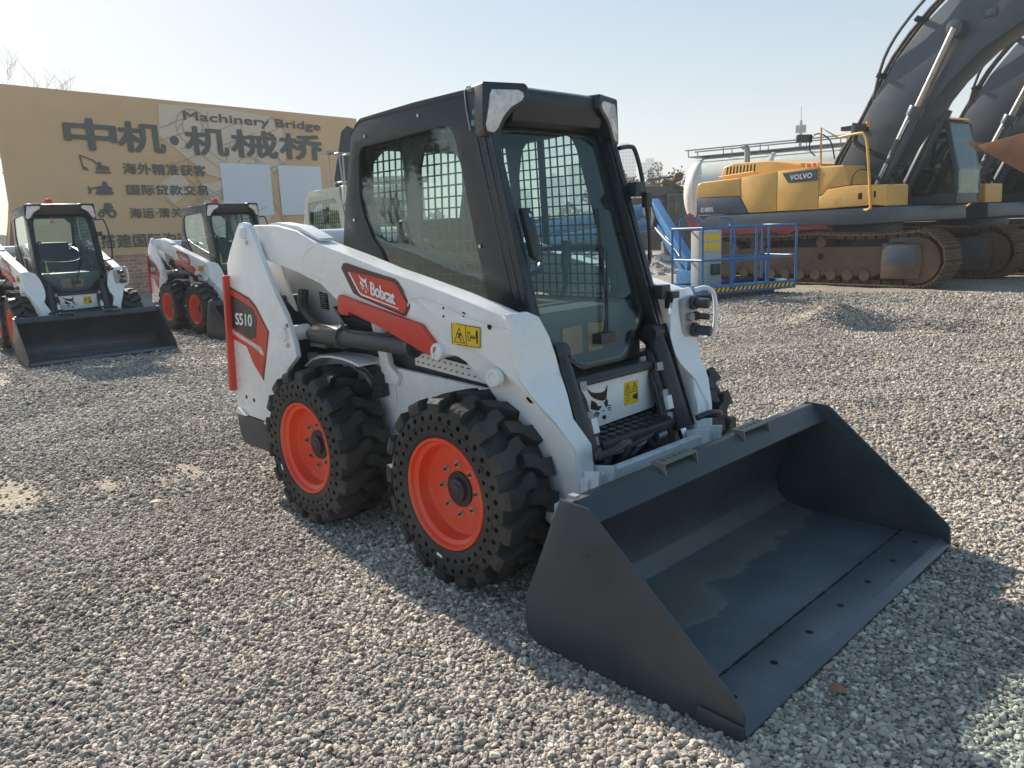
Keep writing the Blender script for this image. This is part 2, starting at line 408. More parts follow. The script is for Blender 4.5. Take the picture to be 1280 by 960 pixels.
HEAD = [[(168,318),(200,345),(225,350),(262,348),(285,340),(307,298),(303,340),(298,380),(290,395),(270,400),(245,395),(218,385),(198,370),(180,345)],
        [(198,392),(215,402),(232,414),(238,430),(255,432),(266,428),(262,440),(250,455),(240,460),(215,455),(192,448),(193,425)],
        [(292,396),(300,385),(308,410),(304,435),(292,445),(286,425),(280,412)],
        [(272,488),(282,494),(290,486),(294,505),(285,518),(272,515),(266,503)],
        [(270,462),(276,456),(283,458),(280,466),(274,468)],
        [(231,463),(203,487),(207,493),(237,469)],[(239,468),(214,496),(219,501),(246,472)],[(247,472),(230,500),(236,503),(252,475)],
        [(308,428),(331,428),(331,433),(308,435)],[(308,439),(333,447),(331,452),(307,445)],[(305,447),(327,464),(323,469),(302,452)]]
HEAD = [[(((x-168)/164-0.5), -((y+0.22*(x-168))-318)/235+0.5) for x, y in l] for l in HEAD]
def head_geo(mb, place, c, w, h, eps=0):
    for l in HEAD:
        vs = [Vector((q[0], q[1], 0)) for q in l]
        mb.add([place(c[0] + q[0]*w, c[1] + q[1]*h) for q in l], [tuple(t) for t in tessellate_polygon([vs])])

def yarm(x, z=1.0):
    y = 0.66 - 0.05*(x+1)/1.8
    if z < 0.86: y -= min(0.135, (0.86-z)*0.45)
    return y

ARM = [(-1.09,1.455),(-1.06,1.470),(-0.83,1.462),(-0.648,1.431),(-0.481,1.371),(-0.197,1.305),(0.032,1.246),(0.243,1.201),(0.461,1.151),(0.617,1.112),
       (0.735,1.078),(0.762,1.062),(0.773,0.98),(0.795,0.837),(0.84,0.758),(0.90,0.680),(0.952,0.570),(0.958,0.45),(0.950,0.30),(0.93,0.22),(0.76,0.22),(0.70,0.28),
       (0.64,0.45),(0.62,0.62),(0.62,0.74),(0.60,0.800),(0.560,0.845),(0.520,0.885),(0.47,0.903),(0.425,0.905),(0.36,0.885),(0.318,0.921),(0.003,1.010),(-0.331,1.090),(-0.478,1.175),(-0.684,1.231),(-1.02,1.300),(-1.11,1.36),(-1.12,1.42)]
TAIL = [(-1.102,1.487),(-1.065,1.482),(-1.02,1.450),(-0.945,1.313),(-0.819,1.113),(-0.741,1.016),(-0.68,0.879),(-0.668,0.815),(-0.70,0.79),(-0.775,0.74),(-0.846,0.657),(-0.885,0.594),(-0.93,0.48),(-0.95,0.419),(-1.385,0.432),(-1.400,0.477),(-1.337,1.272),(-1.276,1.349),(-1.164,1.465),(-1.14,1.482)]

def make_loader():
    root = empty('skid_steer_loader')
    # ---- chassis
    c = MB()
    side = [(-0.98,0.78),(-0.845,0.78),(-0.617,0.812),(-0.40,0.815),(-0.26,0.800),(-0.17,0.775),(0.43,0.748),(0.70,0.742),(0.775,0.735),(0.785,0.62),(0.80,0.30),(0.72,0.20),(-0.95,0.20),(-1.02,0.42)]
    for s in (-1, 1):
        c.prism(side, s*0.475, s*0.445)
    c.bx(-0.95,0.72,-0.444,0.444,0.202,0.23)
    c.bx(-0.98,-0.96,-0.444,0.444,0.23,0.78)
    c.build('chassis', M['white'], root, bevel=0.006)
    for s in (-1, 1):
        f = MB()
        arc = [(-0.78,0.735),(-0.70,0.778),(-0.617,0.800),(-0.52,0.808),(-0.42,0.806),(-0.34,0.798),(-0.28,0.785)]
        f.prism(arc + [(x,z+0.012) for x, z in reversed(arc)], s*0.476, s*0.60)
        f.prism([(-0.30,0.79),(-0.26,0.80),(-0.17,0.775),(-0.155,0.62),(-0.17,0.56),(-0.22,0.60)], s*0.476, s*0.482)
        f.build('fender', M['white'], root, bevel=0.004)
        fl = MB().prism([(-0.36,0.782),(-0.27,0.775),(-0.215,0.74),(-0.205,0.64),(-0.218,0.63),(-0.235,0.72),(-0.28,0.752),(-0.36,0.765)], s*0.484, s*0.565)
        fl.build('mud_flap', M['blackpl'], root, bevel=0.004)
        hs = MB()
        for x, z in ((-0.13,0.50),(-0.06,0.525),(0.02,0.545),(0.06,0.545),(0.14,0.58),(0.21,0.52),(0.30,0.66),(-0.33,0.735),(0.12,0.665)):
            hs.cyl((x,s*0.4755,z),(x,s*0.4768,z),0.006,n=10)
        each(hs, 'bolt_hole', M['hole'], root, per=1)
        ax = MB(); ax.cyl((-0.535,s*0.44,0.385),(-0.535,s*0.62,0.385),0.07); ax.cyl((0.535,s*0.44,0.385),(0.535,s*0.62,0.385),0.07)
        each(ax, 'axle', M['dgrey'], root, per=1)
    # dark engine-side area under the arms, strut, grille
    e = MB(); e.bx(-0.96,0.60,-0.425,0.425,0.70,1.045); e.build('inner_body', M['dgrey'], root, bevel=0.01)
    for s in (-1, 1):
        g = MB(); g.prism([(-1.20,0.80),(-0.60,0.83),(-0.56,0.90),(-0.70,1.04),(-0.44,1.06),(-0.42,1.12),(-0.50,1.25),(-1.0,1.33),(-1.20,1.25)], s*0.44, s*0.455)
        g.build('side_panel', M['grey'], root, bevel=0.004)
        st = MB(); st.prism([(-0.31,1.04),(-0.24,1.04),(-0.17,0.79),(-0.10,0.74),(-0.12,0.70),(-0.24,0.70),(-0.24,0.79)], s*0.47, s*0.50)
        st.build('strut', M['white'], root, bevel=0.003)
        gr = MB()
        for k in range(7): gr.bx(-0.60+0.002,-0.34,s*0.427,s*0.440,0.855+k*0.026,0.868+k*0.026)
        for k in range(6): gr.bx(-0.08,0.40,s*0.427,s*0.436,0.85+k*0.026,0.862+k*0.026)
        each(gr, 'grille_slat', M['blackpl'], root)
        hz = MB(); hz.tube(smoothpts([(-0.90,s*0.50,1.12),(-0.86,s*0.53,1.03),(-0.74,s*0.54,0.96),(-0.62,s*0.53,0.93),(-0.46,s*0.52,0.94)]),0.03,8)
        hz.tube(smoothpts([(-0.40,s*0.60,0.985),(-0.34,s*0.62,0.975),(-0.28,s*0.615,0.955),(0.0,s*0.612,0.960),(0.08,s*0.61,0.985),(0.2,s*0.59,0.985)]),0.008,6)
        each(hz, 'hydraulic_hose', M['blackpl'], root, smooth=True, per=1)
        lb = MB(); lb.prism([(-0.04,0.795),(0.50,0.755),(0.50,0.815),(-0.04,0.860)], s*0.442, s*0.444)
        mk = lb; mk.cur = 1; random.seed(3)
        for r in range(2):
            for k in range(13):
                x = -0.02 + k*0.039; z = 0.852 - r*0.028 - k*0.0029
                a = random.uniform(-0.6, 0.6)
                mk.box((x, s*0.4445, z-0.012), (random.uniform(0.010,0.022), 0.0008, 0.0035), Matrix.Rotation(a,3,'Y'))
                mk.box((x+0.006, s*0.4445, z-0.010), (0.004, 0.0008, 0.008))
        mk.build('instruction_plate', [M['decalwhite'], M['decalblack']], root)
        ib = MB().prism([(-0.815,1.115),(-0.735,1.105),(-0.728,1.020),(-0.808,1.028)], s*0.4555, s*0.457)
        info = ib.build('information_label', M['decalblack'], root)
        it = MB()
        for k in range(7): it.bx(-0.803,-0.748+random.uniform(-0.02,0.0),s*0.4575,s*0.4578,1.098-k*0.011,1.101-k*0.011)
        it.build('label_print', M['grey'], info)
    # ---- rear
    r = MB()
    r.bx(-1.24,-0.962,-0.60,0.60,0.40,1.10)
    r.prism([(-1.24,1.101),(-0.60,1.101),(-0.60,1.18),(-0.72,1.24),(-1.10,1.20),(-1.24,1.16)], -0.43, 0.43)
    r.build('engine_housing', M['dgrey'], root, bevel=0.012)
    tg = MB(); tg.prism([(-1.395,0.50),(-1.325,1.26),(-1.27,1.26),(-1.27,0.50)], -0.645, 0.645)
    tgo = tg.build('tailgate', M['dgrey'], root, bevel=0.01)
    for s in (-1, 1):
        MB().prism([(-1.415,0.56),(-1.345,1.21),(-1.320,1.21),(-1.385,0.56)], s*0.655, s*0.735).build('red_trim', M['red'], tgo, bevel=0.004)
    rb = MB(); rb.prism([(-1.40,0.30),(-1.42,0.425),(-0.96,0.416),(-0.98,0.32),(-1.10,0.25),(-1.36,0.25)], -0.705, 0.705)
    rb.build('rear_bumper', M['dgrey'], root, bevel=0.01)
    tie = MB()
    for s in (-1, 1):
        tie.prism([(-1.37,0.43),(-1.36,0.465),(-1.27,0.43)], s*0.706, s*0.722); tie.prism([(-1.06,0.425),(-0.96,0.46),(-0.97,0.40),(-0.99,0.385)], s*0.706, s*0.722)
    each(tie, 'tie_down_lug', M['white'], root, per=1)
    for s in (-1, 1):
        t = MB(); t.prism(TAIL, s*0.672, s*0.702)
        t.prism([(x*0.70-0.36, min(z,1.47)) for x, z in TAIL if z > 0.9] , s*0.545, s*0.565)
        t.prism([(-1.36,0.46),(-1.30,1.25),(-1.275,1.25),(-1.33,0.46)], s*0.566, s*0.671)
        up = t.build('rear_upright', M['white'], root, bevel=0.006)
        p = MB()
        for x, z, rr in ((-1.092,1.432,0.030),(-0.762,0.922,0.036)):
            p.cyl((x,s*0.702,z),(x,s*0.722,z),rr,n=24); p.cyl((x,s*0.722,z),(x,s*0.727,z),rr*0.55,n=16)
        each(p, 'pivot_pin', M['white'], up, bevel=0.003, per=2)
        bl = MB()
        for x, z in ((-1.068,1.382),(-0.735,0.868),(-0.73,0.968)):
            bl.cyl((x,s*0.702,z),(x,s*0.713,z),0.011,n=6)
        each(bl, 'bolt', M['nut'], up, per=1)
        hh = MB(); hh.cyl((-1.275,s*0.7022,0.535),(-1.275,s*0.7035,0.535),0.011,n=12); hh.cyl((-1.185,s*0.7022,0.528),(-1.185,s*0.7035,0.528),0.011,n=12)
        each(hh, 'drain_hole', M['hole'], up, per=1)
        # model number decal
        d = MB(); d.prism([(-1.352,1.155),(-1.24,1.125),(-1.111,1.095),(-1.045,1.055),(-0.927,0.923),(-1.043,0.655),(-1.142,0.735),(-1.202,0.826),(-1.375,0.860)], s*0.7025, s*0.7040)
        dd = d.build('number_decal', M['red'], up)
        k = MB(); k.prism([(-1.352,1.108),(-1.208,1.075),(-1.080,1.035),(-1.048,0.988),(-1.078,0.885),(-1.145,0.870),(-1.372,0.930)], s*0.7043, s*0.7052)
        k.build('decal_panel', M['blackpl'], up)
        k2 = MB(); k2.prism([(-0.935,0.935),(-0.927,0.923),(-1.043,0.655),(-1.053,0.662),(-1.035,0.72),(-0.985,0.80)], s*0.7043, s*0.7052)
        k2.prism([(-1.352,1.155),(-1.111,1.095),(-1.045,1.055),(-0.927,0.923),(-0.932,0.915),(-1.052,1.043),(-1.115,1.083),(-1.352,1.143)], s*0.7043, s*0.7052)
        k2.build('decal_shade', M['brown'], up)
        k3 = MB(); k3.prism([(-1.372,0.917),(-1.20,0.872),(-1.03,0.835),(-1.005,0.80),(-1.02,0.79),(-1.10,0.825),(-1.372,0.892)], s*0.7043, s*0.7052)
        k3.build('decal_chevron', M['lens'], up)
        tx = MB()
        pl = (lambda u, v, e=0: (u, -0.7060-e, v)) if s < 0 else (lambda u, v, e=0: (-2.395-u, 0.7060+e, v))
        text_fit(tx, 'S510', -1.295, -1.100, 0.943, 1.006, pl, bold=0.040, shear=0.12)
        tx.build('number', M['decalwhite'], up)
    # ---- rear cross tube between the arms
    MB().cyl((-0.93,-0.54,1.36),(-0.93,0.54,1.36),0.075,n=24).build('arm_cross_tube', M['white'], root, smooth=True)
    # ---- lift arms
    for s in (-1, 1):
        a = MB(); a.prism(ARM, 0.0, 0.105)
        a.fn(lambda v: Vector((v.x, s*(yarm(v.x, v.z) - v.y), v.z)))
        arm = a.build('lift_arm', M['white'], root, bevel=0.009, seg=3)
        fpl = MB(); FP = [(0.752,1.085,0.505,0.611),(0.766,1.06,0.455,0.611),(0.776,0.98,0.412,0.609),(0.788,0.90,0.390,0.607),(0.798,0.837,0.380,0.600),(0.843,0.758,0.392,0.570),(0.903,0.680,0.430,0.535),(0.955,0.570,0.450,0.500),(0.961,0.45,0.452,0.478),(0.953,0.30,0.440,0.478)]
        vs = []
        for x, z, yi, yo in FP:
            yo = yarm(x, z)+0.0015; vs += [(x+0.006,s*yo,z),(x+0.006,s*yi,z),(x-0.010,s*yi,z),(x-0.010,s*yo,z)]
        k_ = len(FP); fs = [(0,1,2,3),(4*k_-1,4*k_-2,4*k_-3,4*k_-4)]
        for q in range(k_-1):
            for w_ in range(4): fs.append((4*q+w_, 4*q+(w_+1) % 4, 4*q+4+(w_+1) % 4, 4*q+4+w_))
        fpl.add(vs, fs); fpl.build('front_plate', M['white'], arm, smooth=True, angle=40)
        cp = MB(); cp.prism([(-0.93,1.464),(-0.85,1.47),(-0.648,1.445),(-0.47,1.382),(-0.46,1.368),(-0.648,1.425),(-0.83,1.455),(-0.93,1.455)], 0.012, 0.095)
        cp.fn(lambda v: Vector((v.x, s*(yarm(v.x) - v.y), v.z+0.006))); cp.build('cap_plate', M['white'], arm, bevel=0.004)
        ce = MB()
        ce.tube(smoothpts([(-0.505,s*(yarm(-0.5)+0.001),1.352),(-0.575,s*(yarm(-0.5)+0.001),1.33),(-0.61,s*(yarm(-0.5)+0.001),1.29),(-0.60,s*(yarm(-0.5)+0.001),1.25),(-0.53,s*(yarm(-0.5)+0.001),1.215),(-0.47,s*(yarm(-0.5)+0.001),1.195)]),0.004,5)
        ce.tube(smoothpts([(0.18,s*(yarm(0.2)+0.001),1.095),(0.20,s*(yarm(0.2)+0.001),1.125),(0.26,s*(yarm(0.2)+0.001),1.135),(0.38,s*(yarm(0.4)+0.001),1.115),(0.56,s*(yarm(0.5)+0.001),1.065),(0.75,s*(yarm(0.75)+0.001),1.035)]),0.004,5)
        each(ce, 'weld_seam', M['white'], arm, smooth=True, per=1)
        # red guard rail
        rl = MB(); rl.prism([(-0.312,1.123),(-0.295,1.137),(0.012,1.080),(0.278,1.030),(0.37,0.945),(0.345,0.905),(0.318,0.905),(0.002,1.003),(-0.225,1.062),(-0.235,1.045),(-0.29,1.045),(-0.318,1.058)], -0.022, 0.04)
        rl.fn(lambda v: Vector((v.x, s*(yarm(v.x) - v.y), v.z-0.006))); rl.build('guard_rail', M['red'], arm, bevel=0.005)
        # pins and holes
        for x, z, rr in ((0.372,0.918,0.036),(0.690,0.842,0.036)):
            b = MB(); y0 = yarm(x); b.lathe([(0.0,rr),(-0.026,rr),(-0.031,rr-0.004),(-0.031,rr*0.62),(-0.0225,rr*0.60),(-0.0225,0.0)], (0,0,0), n=24)
            b.fn(lambda v: Vector((x+v.x, s*(y0 - v.y - 0.003), z+v.z))); b.build('pin_boss', M['white'], arm, smooth=True, angle=30)
        hb = MB()
        for x, z, rr in ((0.523,1.075,0.010),(0.664,1.035,0.0115),(0.405,1.095,0.005),(0.402,1.062,0.005)):
            hb.cyl((x,s*(yarm(x)+0.0005),z),(x,s*(yarm(x)+0.0018),z),rr,n=14)
        hb.prism([(0.800,0.765),(0.835,0.715),(0.845,0.708),(0.835,0.745),(0.812,0.775)], 0, 0.002)
        n_ = len(hb.v)
        hb.v[-10:] = [(v[0], s*(yarm(v[0], v[2]) + 0.0008 + v[1]), v[2]) for v in hb.v[-10:]]
        each(hb, 'arm_hole', M['hole'], arm, per=1)
        # maker decal
        def on_arm(off):
            return (lambda u, v: (u, -(yarm(u) + off), v)) if s < 0 else (lambda u, v: (-0.05 - u, (yarm(-0.05-u) + off), v - 0.185*(-0.05-2*u)*-1 if False else v))
        if s < 0:
            def pr(poly, off, name, m_):
                q = MB(); q.prism(poly, 0, 0.0012); q.fn(lambda v: Vector((v.x, -(yarm(v.x) + off + v.y), v.z))); return q.build(name, m_, arm)
            pr([(-0.288,1.252),(-0.270,1.272),(-0.245,1.275),(-0.06,1.238),(0.105,1.208),(0.130,1.192),(0.195,1.098),(0.190,1.085),(0.165,1.052),(0.145,1.052),(-0.161,1.122),(-0.208,1.140)], 0.001, 'maker_decal', M['brown'])
            pr([(-0.232,1.235),(-0.06,1.218),(0.098,1.192),(0.118,1.178),(0.180,1.098),(0.158,1.066),(0.145,1.064),(-0.140,1.128),(-0.160,1.138)], 0.0024, 'decal_field', M['red'])
            pr([(-0.232,1.235),(-0.222,1.234),(-0.155,1.148),(-0.135,1.137),(0.12,1.083),(0.12,1.079),(-0.140,1.131),(-0.162,1.142)], 0.0038, 'decal_stripe', M['decalwhite'])
            pc = lambda u, v: (u, -(yarm(u) + 0.0056), v - 0.20*(u+0.11))
            hd = MB(); head_geo(hd, pc, (-0.118,1.180), 0.072, 0.078); hd.build('cat_head_emblem', M['decalwhite'], arm)
            tx = MB(); text_fit(tx, 'Bobcat', -0.066, 0.100, 1.134, 1.190, lambda u, v, e=0: (u, -(yarm(u) + 0.0056 + e), v - 0.23*(u+0.0)-0.012), bold=0.045, space=0.92)
            tx.build('maker_lettering', M['decalwhite'], arm)
            ws = pr([(0.452,1.040),(0.616,1.030),(0.610,0.948),(0.448,0.953)], 0.001, 'warning_sticker', M['yellow'])
            k = MB()
            def ln(u0, v0, u1, v1, w=0.0022):
                d = Vector((u1-u0, 0, v1-v0)); L_ = d.length; an = atan2(d.z, d.x)
                k.box(((u0+u1)/2, -(yarm((u0+u1)/2)+0.0032), (v0+v1)/2), (L_+w, 0.001, w), Matrix.Rotation(-an,3,'Y'))
            for q in (((0.462,0.964),(0.522,0.962)),((0.522,0.962),(0.494,1.020)),((0.494,1.020),(0.462,0.964)),((0.531,0.953),(0.533,1.032)),((0.544,0.975),(0.544,1.008)),((0.544,1.008),(0.556,1.007)),((0.556,1.007),(0.556,0.974)),((0.556,0.974),(0.544,0.975)),
                      ((0.451,1.038),(0.615,1.028)),((0.615,1.028),(0.609,0.950)),((0.609,0.950),(0.449,0.955)),((0.449,0.955),(0.451,1.038))):
                ln(*q[0], *q[1])
            ln(0.484,0.998,0.500,0.996,0.006); ln(0.498,0.992,0.488,0.984,0.006); ln(0.488,0.984,0.503,0.972,0.004)
            ln(0.562,0.988,0.583,0.987,0.003); ln(0.562,0.988,0.569,0.994,0.003); ln(0.562,0.988,0.569,0.982,0.003); ln(0.583,0.987,0.577,0.993,0.003); ln(0.583,0.987,0.577,0.981,0.003)
            ln(0.594,0.992,0.594,1.004,0.011); ln(0.594,0.968,0.594,0.990,0.007); ln(0.594,1.013,0.595,1.013,0.007)
            k.build('sticker_pictogram', M['decalblack'], arm)
        # lift cylinder under the arm
        y = s*0.592
        cy = MB()
        cy.cyl((-0.70,y,0.918),(-0.64,y,0.920),0.030,n=20); cy.cyl((-0.64,y,0.920),(-0.40,y,0.918),0.050,n=28); cy.cyl((-0.40,y,0.918),(-0.385,y,0.918),0.055,n=28)
        cy.cyl((-0.385,y,0.918),(0.14,y,0.917),0.042,n=28); cy.cyl((0.14,y,0.917),(0.165,y,0.917),0.050,n=28)
        cy.bx(-0.64,-0.50,y-0.045,y+0.045,0.862,0.880)
        cyo = cy.build('lift_cylinder', M['dgrey'], root, bevel=0.003)
        MB().cyl((0.165,y,0.917),(0.36,y,0.917),0.026,n=20).build('cylinder_rod', M['blackpl'], cyo, smooth=True)
        MB().cyl((-0.765,s*0.57,0.922),(-0.765,s*0.672,0.922),0.04,n=20).build('cylinder_eye', M['white'], cyo, smooth=True)
    # ---- wheels
    w = make_wheel(root); w.location = (0.535,-0.655,0.385); w.rotation_euler = (0, 0.22, 0)
    for (x, y, rz, ry) in ((-0.535,-0.655,0,1.1), (0.535,0.655,pi,0.6), (-0.535,0.655,pi,2.0)):
        c2 = copy_tree(w, root); c2.location = (x, y, 0.385); c2.rotation_euler = (0, ry, rz)
    # ---- cab
    def ywall(z):  # cab narrows upward
        return 0.42 if z < 1.2 else 0.42 - 0.032*(z-1.2)/0.75
    sidep = [(-0.62,1.00),(-0.615,1.33),(-0.585,1.52),(-0.53,1.74),(-0.50,1.86),(-0.470,1.912),(-0.42,1.938),(0.0,1.953),(0.34,1.955),(0.40,1.93),(0.44,1.80),(0.49,1.77),(0.60,1.40),(0.70,1.06),(0.775,0.82),(0.70,0.80),(0.55,0.90)]
    win = [(-0.445,1.76),(-0.43,1.795),(-0.39,1.808),(0.20,1.832),(0.245,1.815),(0.275,1.76),(0.36,1.45),(0.455,1.10),(0.43,1.03),(-0.10,1.03),(-0.30,1.33),(-0.35,1.375),(-0.42,1.49),(-0.45,1.58)]
    win = fillet(win, 0.055); sidep = fillet(sidep, 0.05, only=(4,5,6))
    cabf = MB()
    for s in (-1, 1):
        q = MB(); q.prism(sidep, 0.0, 0.03, holes=[win]); q.fn(lambda v: Vector((v.x, s*(ywall(v.z) - v.y), v.z))); cabf.add(q.v, q.f)
    cabf.bx(-0.60,-0.55,-0.385,0.385,1.00,1.30)
    cab = cabf.build('cab_frame', M['cabblack'], root, bevel=0.006)
    # roof: cambered slab
    rf = MB(); nx, ny = 14, 10; top = []
    for i in range(nx+1):
        x = -0.50 + 0.97*i/nx
        for j in range(ny+1):
            t = -1 + 2*j/ny
            edge = max(0, abs(t)-0.8)/0.2
            ex = max(0, (-0.40 - x)/0.10); fx = max(0, (x-0.40)/0.07)
            z = 1.951 + 0.012*(1-t*t) - 0.022*edge**2 - 0.05*ex**2 - 0.012*fx**2 + 0.012*(i/nx)
            top.append((x, t*0.392, z))
    n = (nx+1)*(ny+1); rf.add(top + [(v[0], v[1]*0.97, v[2]-0.045) for v in top], [])
    F = []
    for i in range(nx):
        for j in range(ny):
            a = i*(ny+1)+j; F.append((a, a+1, a+ny+2, a+ny+1)); F.append((a+n, a+n+ny+1, a+n+ny+2, a+n+1))
    for i in range(nx):
        for j in (0, ny): a = i*(ny+1)+j; F.append((a, a+ny+1, a+n+ny+1, a+n))
    for j in range(ny):
        for i in (0, nx): a = i*(ny+1)+j; F.append((a, a+n, a+n+1, a+1))
    rf.f = F; rf.m = [0]*len(F)
    rf.build('roof', M['cabblack'], root, smooth=True, angle=50)
    sm = MB()
    for s in (-1, 1):
        sm.tube([(0.330,s*0.30,1.976),(0.337,s*0.375,1.966),(0.340,s*0.3915,1.950),(0.350,s*0.3965,1.88),(0.375,s*0.4015,1.79)],0.0032,6)
    each(sm, 'roof_seam', M['galv'], root, smooth=True, per=1)
    # front header
    hd = MB(); hd.prism([(0.36,1.955),(0.465,1.965),(0.498,1.950),(0.503,1.920),(0.492,1.875),(0.480,1.825),(0.42,1.81),(0.40,1.90)], -0.265, 0.30)
    hd.build('front_header', M['cabblack'], root, bevel=0.008, seg=3)
    for s in (-1, 1):
        def ch(v):  # local (s along the 45 degree corner, depth outwards, z)
            S_, D_, Z_ = v.x, v.y, v.z
            return Vector((0.462 + S_*0.26 + D_*0.966, s*((0.3985 if s < 0 else 0.432) - S_*0.966 + D_*0.26 + 0.03*(1.96-Z_)), Z_))
        lens = [(0.030,1.937),(0.150,1.940),(0.172,1.932),(0.178,1.915),(0.165,1.898),(0.115,1.872),(0.080,1.835),(0.055,1.790),(0.035,1.772),(0.008,1.776),(0.000,1.800),(0.012,1.86),(0.022,1.92)]
        podp = [(-0.008,1.966),(0.185,1.968),(0.200,1.955),(0.202,1.905),(0.178,1.882),(0.128,1.858),(0.095,1.822),(0.068,1.775),(0.040,1.758),(-0.004,1.758),(-0.012,1.80)]
        p = MB(); p.prism(podp, -0.10, 0.010); p.fn(ch); po = p.build('work_lamp', M['cabblack'], root, bevel=0.012, seg=3)
        l = MB(); l.prism(lens, 0.005, 0.0135); l.fn(ch); l.build('lamp_lens', M['lens'], po, bevel=0.003)
        sf = MB(); sf.prism([(0.345,1.958),(0.43,1.964),(0.44,1.93),(0.44,1.775),(0.375,1.79)], 0.34, 0.41); sf.fn(lambda v: Vector((v.x, s*(v.y if v.y < 0.4 else ywall(v.z)+(0.0015 if s < 0 else 0.033)), v.z))); sf.build('lamp_housing', M['cabblack'], root, bevel=0.008)
        b = MB()
        for x, z in ((-0.38,1.852),(0.03,1.893),(-0.50,1.47),(0.415,1.33),(0.30,1.02)):
            b.cyl((x,s*(ywall(z)+0.0),z),(x,s*(ywall(z)+0.006),z),0.008,n=10)
        each(b, 'cab_bolt', M['nut'], root, smooth=True, per=1)
        rr = MB()
        for x, z in ((0.395,1.86),(0.385,1.82)): rr.cyl((x,s*(ywall(z)),z),(x,s*(ywall(z)+0.003),z),0.012,n=14)
        each(rr, 'plug', mat('plug_blue',(0.12,0.28,0.45),0.4), root)
        # vertical ribs on the front pillar
        pr_ = MB()
        for k, dx in enumerate((0.105, 0.06, 0.02)):
            pr_.prism([(0.49-dx-0.004+0.016,1.76),(0.49-dx+0.010+0.016,1.76),(0.70-dx*0.9+0.010,1.07),(0.70-dx*0.9-0.004,1.07)], s*0.405, s*0.424)
        ip = MB(); ip.prism([(0.405,1.76),(0.485,1.76),(0.765,0.83),(0.685,0.83)], 0.372, 0.3885); ip.fn(lambda v: Vector((v.x, s*(v.y-0.022*max(0,v.z-1.2)/0.6), v.z))); ip.build('pillar_post', M['cabblack'], root, bevel=0.004)
        pr_.fn(lambda v: Vector((v.x, v.y - s*0.028*max(0,(v.z-1.07))/0.69*0.85, v.z)))
        each(pr_, 'pillar_rib', M['blackpl'], root, bevel=0.002, per=1)
        # side window
        wg = MB(); wi = [(x*0.999+0.0, z) for x, z in win]; wg.prism([( -0.005+(x+0.005)*1.02, 1.45+(z-1.45)*1.03) for x, z in wi], 0.008, 0.012)
        wg.fn(lambda v: Vector((v.x, s*(ywall(v.z) - v.y), v.z))); wg.build('side_window', M['glassdk'], root)
        # protective screen
        A = [(-0.415,1.56),(-0.395,1.75),(-0.355,1.80),(-0.16,1.815),(-0.13,1.50),(-0.14,1.32),(-0.30,1.34),(-0.365,1.42)]
        B_ = [(-0.055,1.66),(-0.02,1.76),(0.04,1.82),(0.27,1.825),(0.325,1.76),(0.40,1.45),(0.41,1.30),(-0.055,1.30)]
        C_ = [(-0.09,1.265),(0.42,1.265),(0.49,1.05),(-0.06,1.05)]
        D_ = [(-0.30,1.28),(-0.14,1.28),(-0.13,1.06),(-0.20,1.06)]
        if s > 0:
            A = [(x-0.03, z) for x, z in A]; B_ = [(-0.11,1.66),(-0.08,1.78),(-0.03,1.83),(0.31,1.835),(0.365,1.77),(0.455,1.45),(0.465,1.30),(-0.11,1.30)]
            C_ = [(-0.09,1.275),(0.475,1.275),(0.54,1.05),(-0.06,1.05)]
        else: B_ = [(x+0.025 if x < 0.05 else x, z) for x, z in B_]
        sp = MB(); sp.prism([(-0.55,1.0),(-0.53,1.60),(-0.47,1.87),(0.39,1.88),(0.475,1.70),(0.64,1.02)], 0, 0.012, holes=[A,B_,C_,D_])
        def clip(poly, x):
            zs = []
            for i in range(len(poly)):
                (xa, za), (xb, zb) = poly[i], poly[(i+1) % len(poly)]
                if (xa-x)*(xb-x) < 0: zs.append(za + (zb-za)*(x-xa)/(xb-xa))
            zs.sort(); return zs[:2] if len(zs) >= 2 else None
        for po_ in (A, B_, C_, D_):
            x = -0.50
            while x < 0.6:
                c_ = clip(po_, x)
                if c_: sp.bx(x-0.0032,x+0.0032,0.003,0.009,c_[0],c_[1])
                x += 0.0475
            sw = [(z, x) for x, z in po_]; z = 1.02
            while z < 1.85:
                c_ = clip(sw, z)
                if c_: sp.bx(c_[0],c_[1],0.0035,0.0095,z-0.0032,z+0.0032)
                z += 0.0475
        if s > 0: sp.bx(0.03,0.075,-0.004,0.002,1.31,1.83)
        sp.fn(lambda v: Vector((v.x, s*(ywall(v.z) - 0.042 - v.y), v.z))); sp.build('side_screen', M['cabblack'], root)
    # rear window frame + glass
    rw = MB(); rw.prism([(-0.385,1.05),(-0.385,1.90),(0.385,1.90),(0.385,1.05)], 0, 0.03, ax='x', holes=[[(-0.30,1.36),(-0.33,1.45),(-0.33,1.72),(-0.25,1.80),(0.25,1.80),(0.33,1.72),(0.33,1.45),(0.30,1.36)]])
    rw.fn(lambda v: Vector((v.x - 0.62 + 0.30*(v.z-1.3), v.y*(0.99 if v.z<1.5 else 0.965), v.z))); rwo = rw.build('rear_window_frame', M['cabblack'], root, bevel=0.004)
    g = MB(); g.prism([(-0.31,1.35),(-0.335,1.45),(-0.335,1.73),(-0.25,1.81),(0.25,1.81),(0.335,1.73),(0.335,1.45),(0.31,1.35)], 0.010, 0.014, ax='x')
    g.fn(lambda v: Vector((v.x - 0.62 + 0.30*(v.z-1.3), v.y*0.99, v.z))); g.build('rear_window', M['glass'], root)
    # ---- door on the inclined front plane: local (y, z), x = 0.49 + 0.30*(1.76 - z)
    def dp(v): return Vector((0.410 + 0.30*(1.76 - v.z) + v.x, v.y*0.93, v.z))   # the door sits recessed between the pillars
    def dpo(v): return Vector((0.500 + 0.30*(1.76 - v.z) + v.x, v.y, v.z))
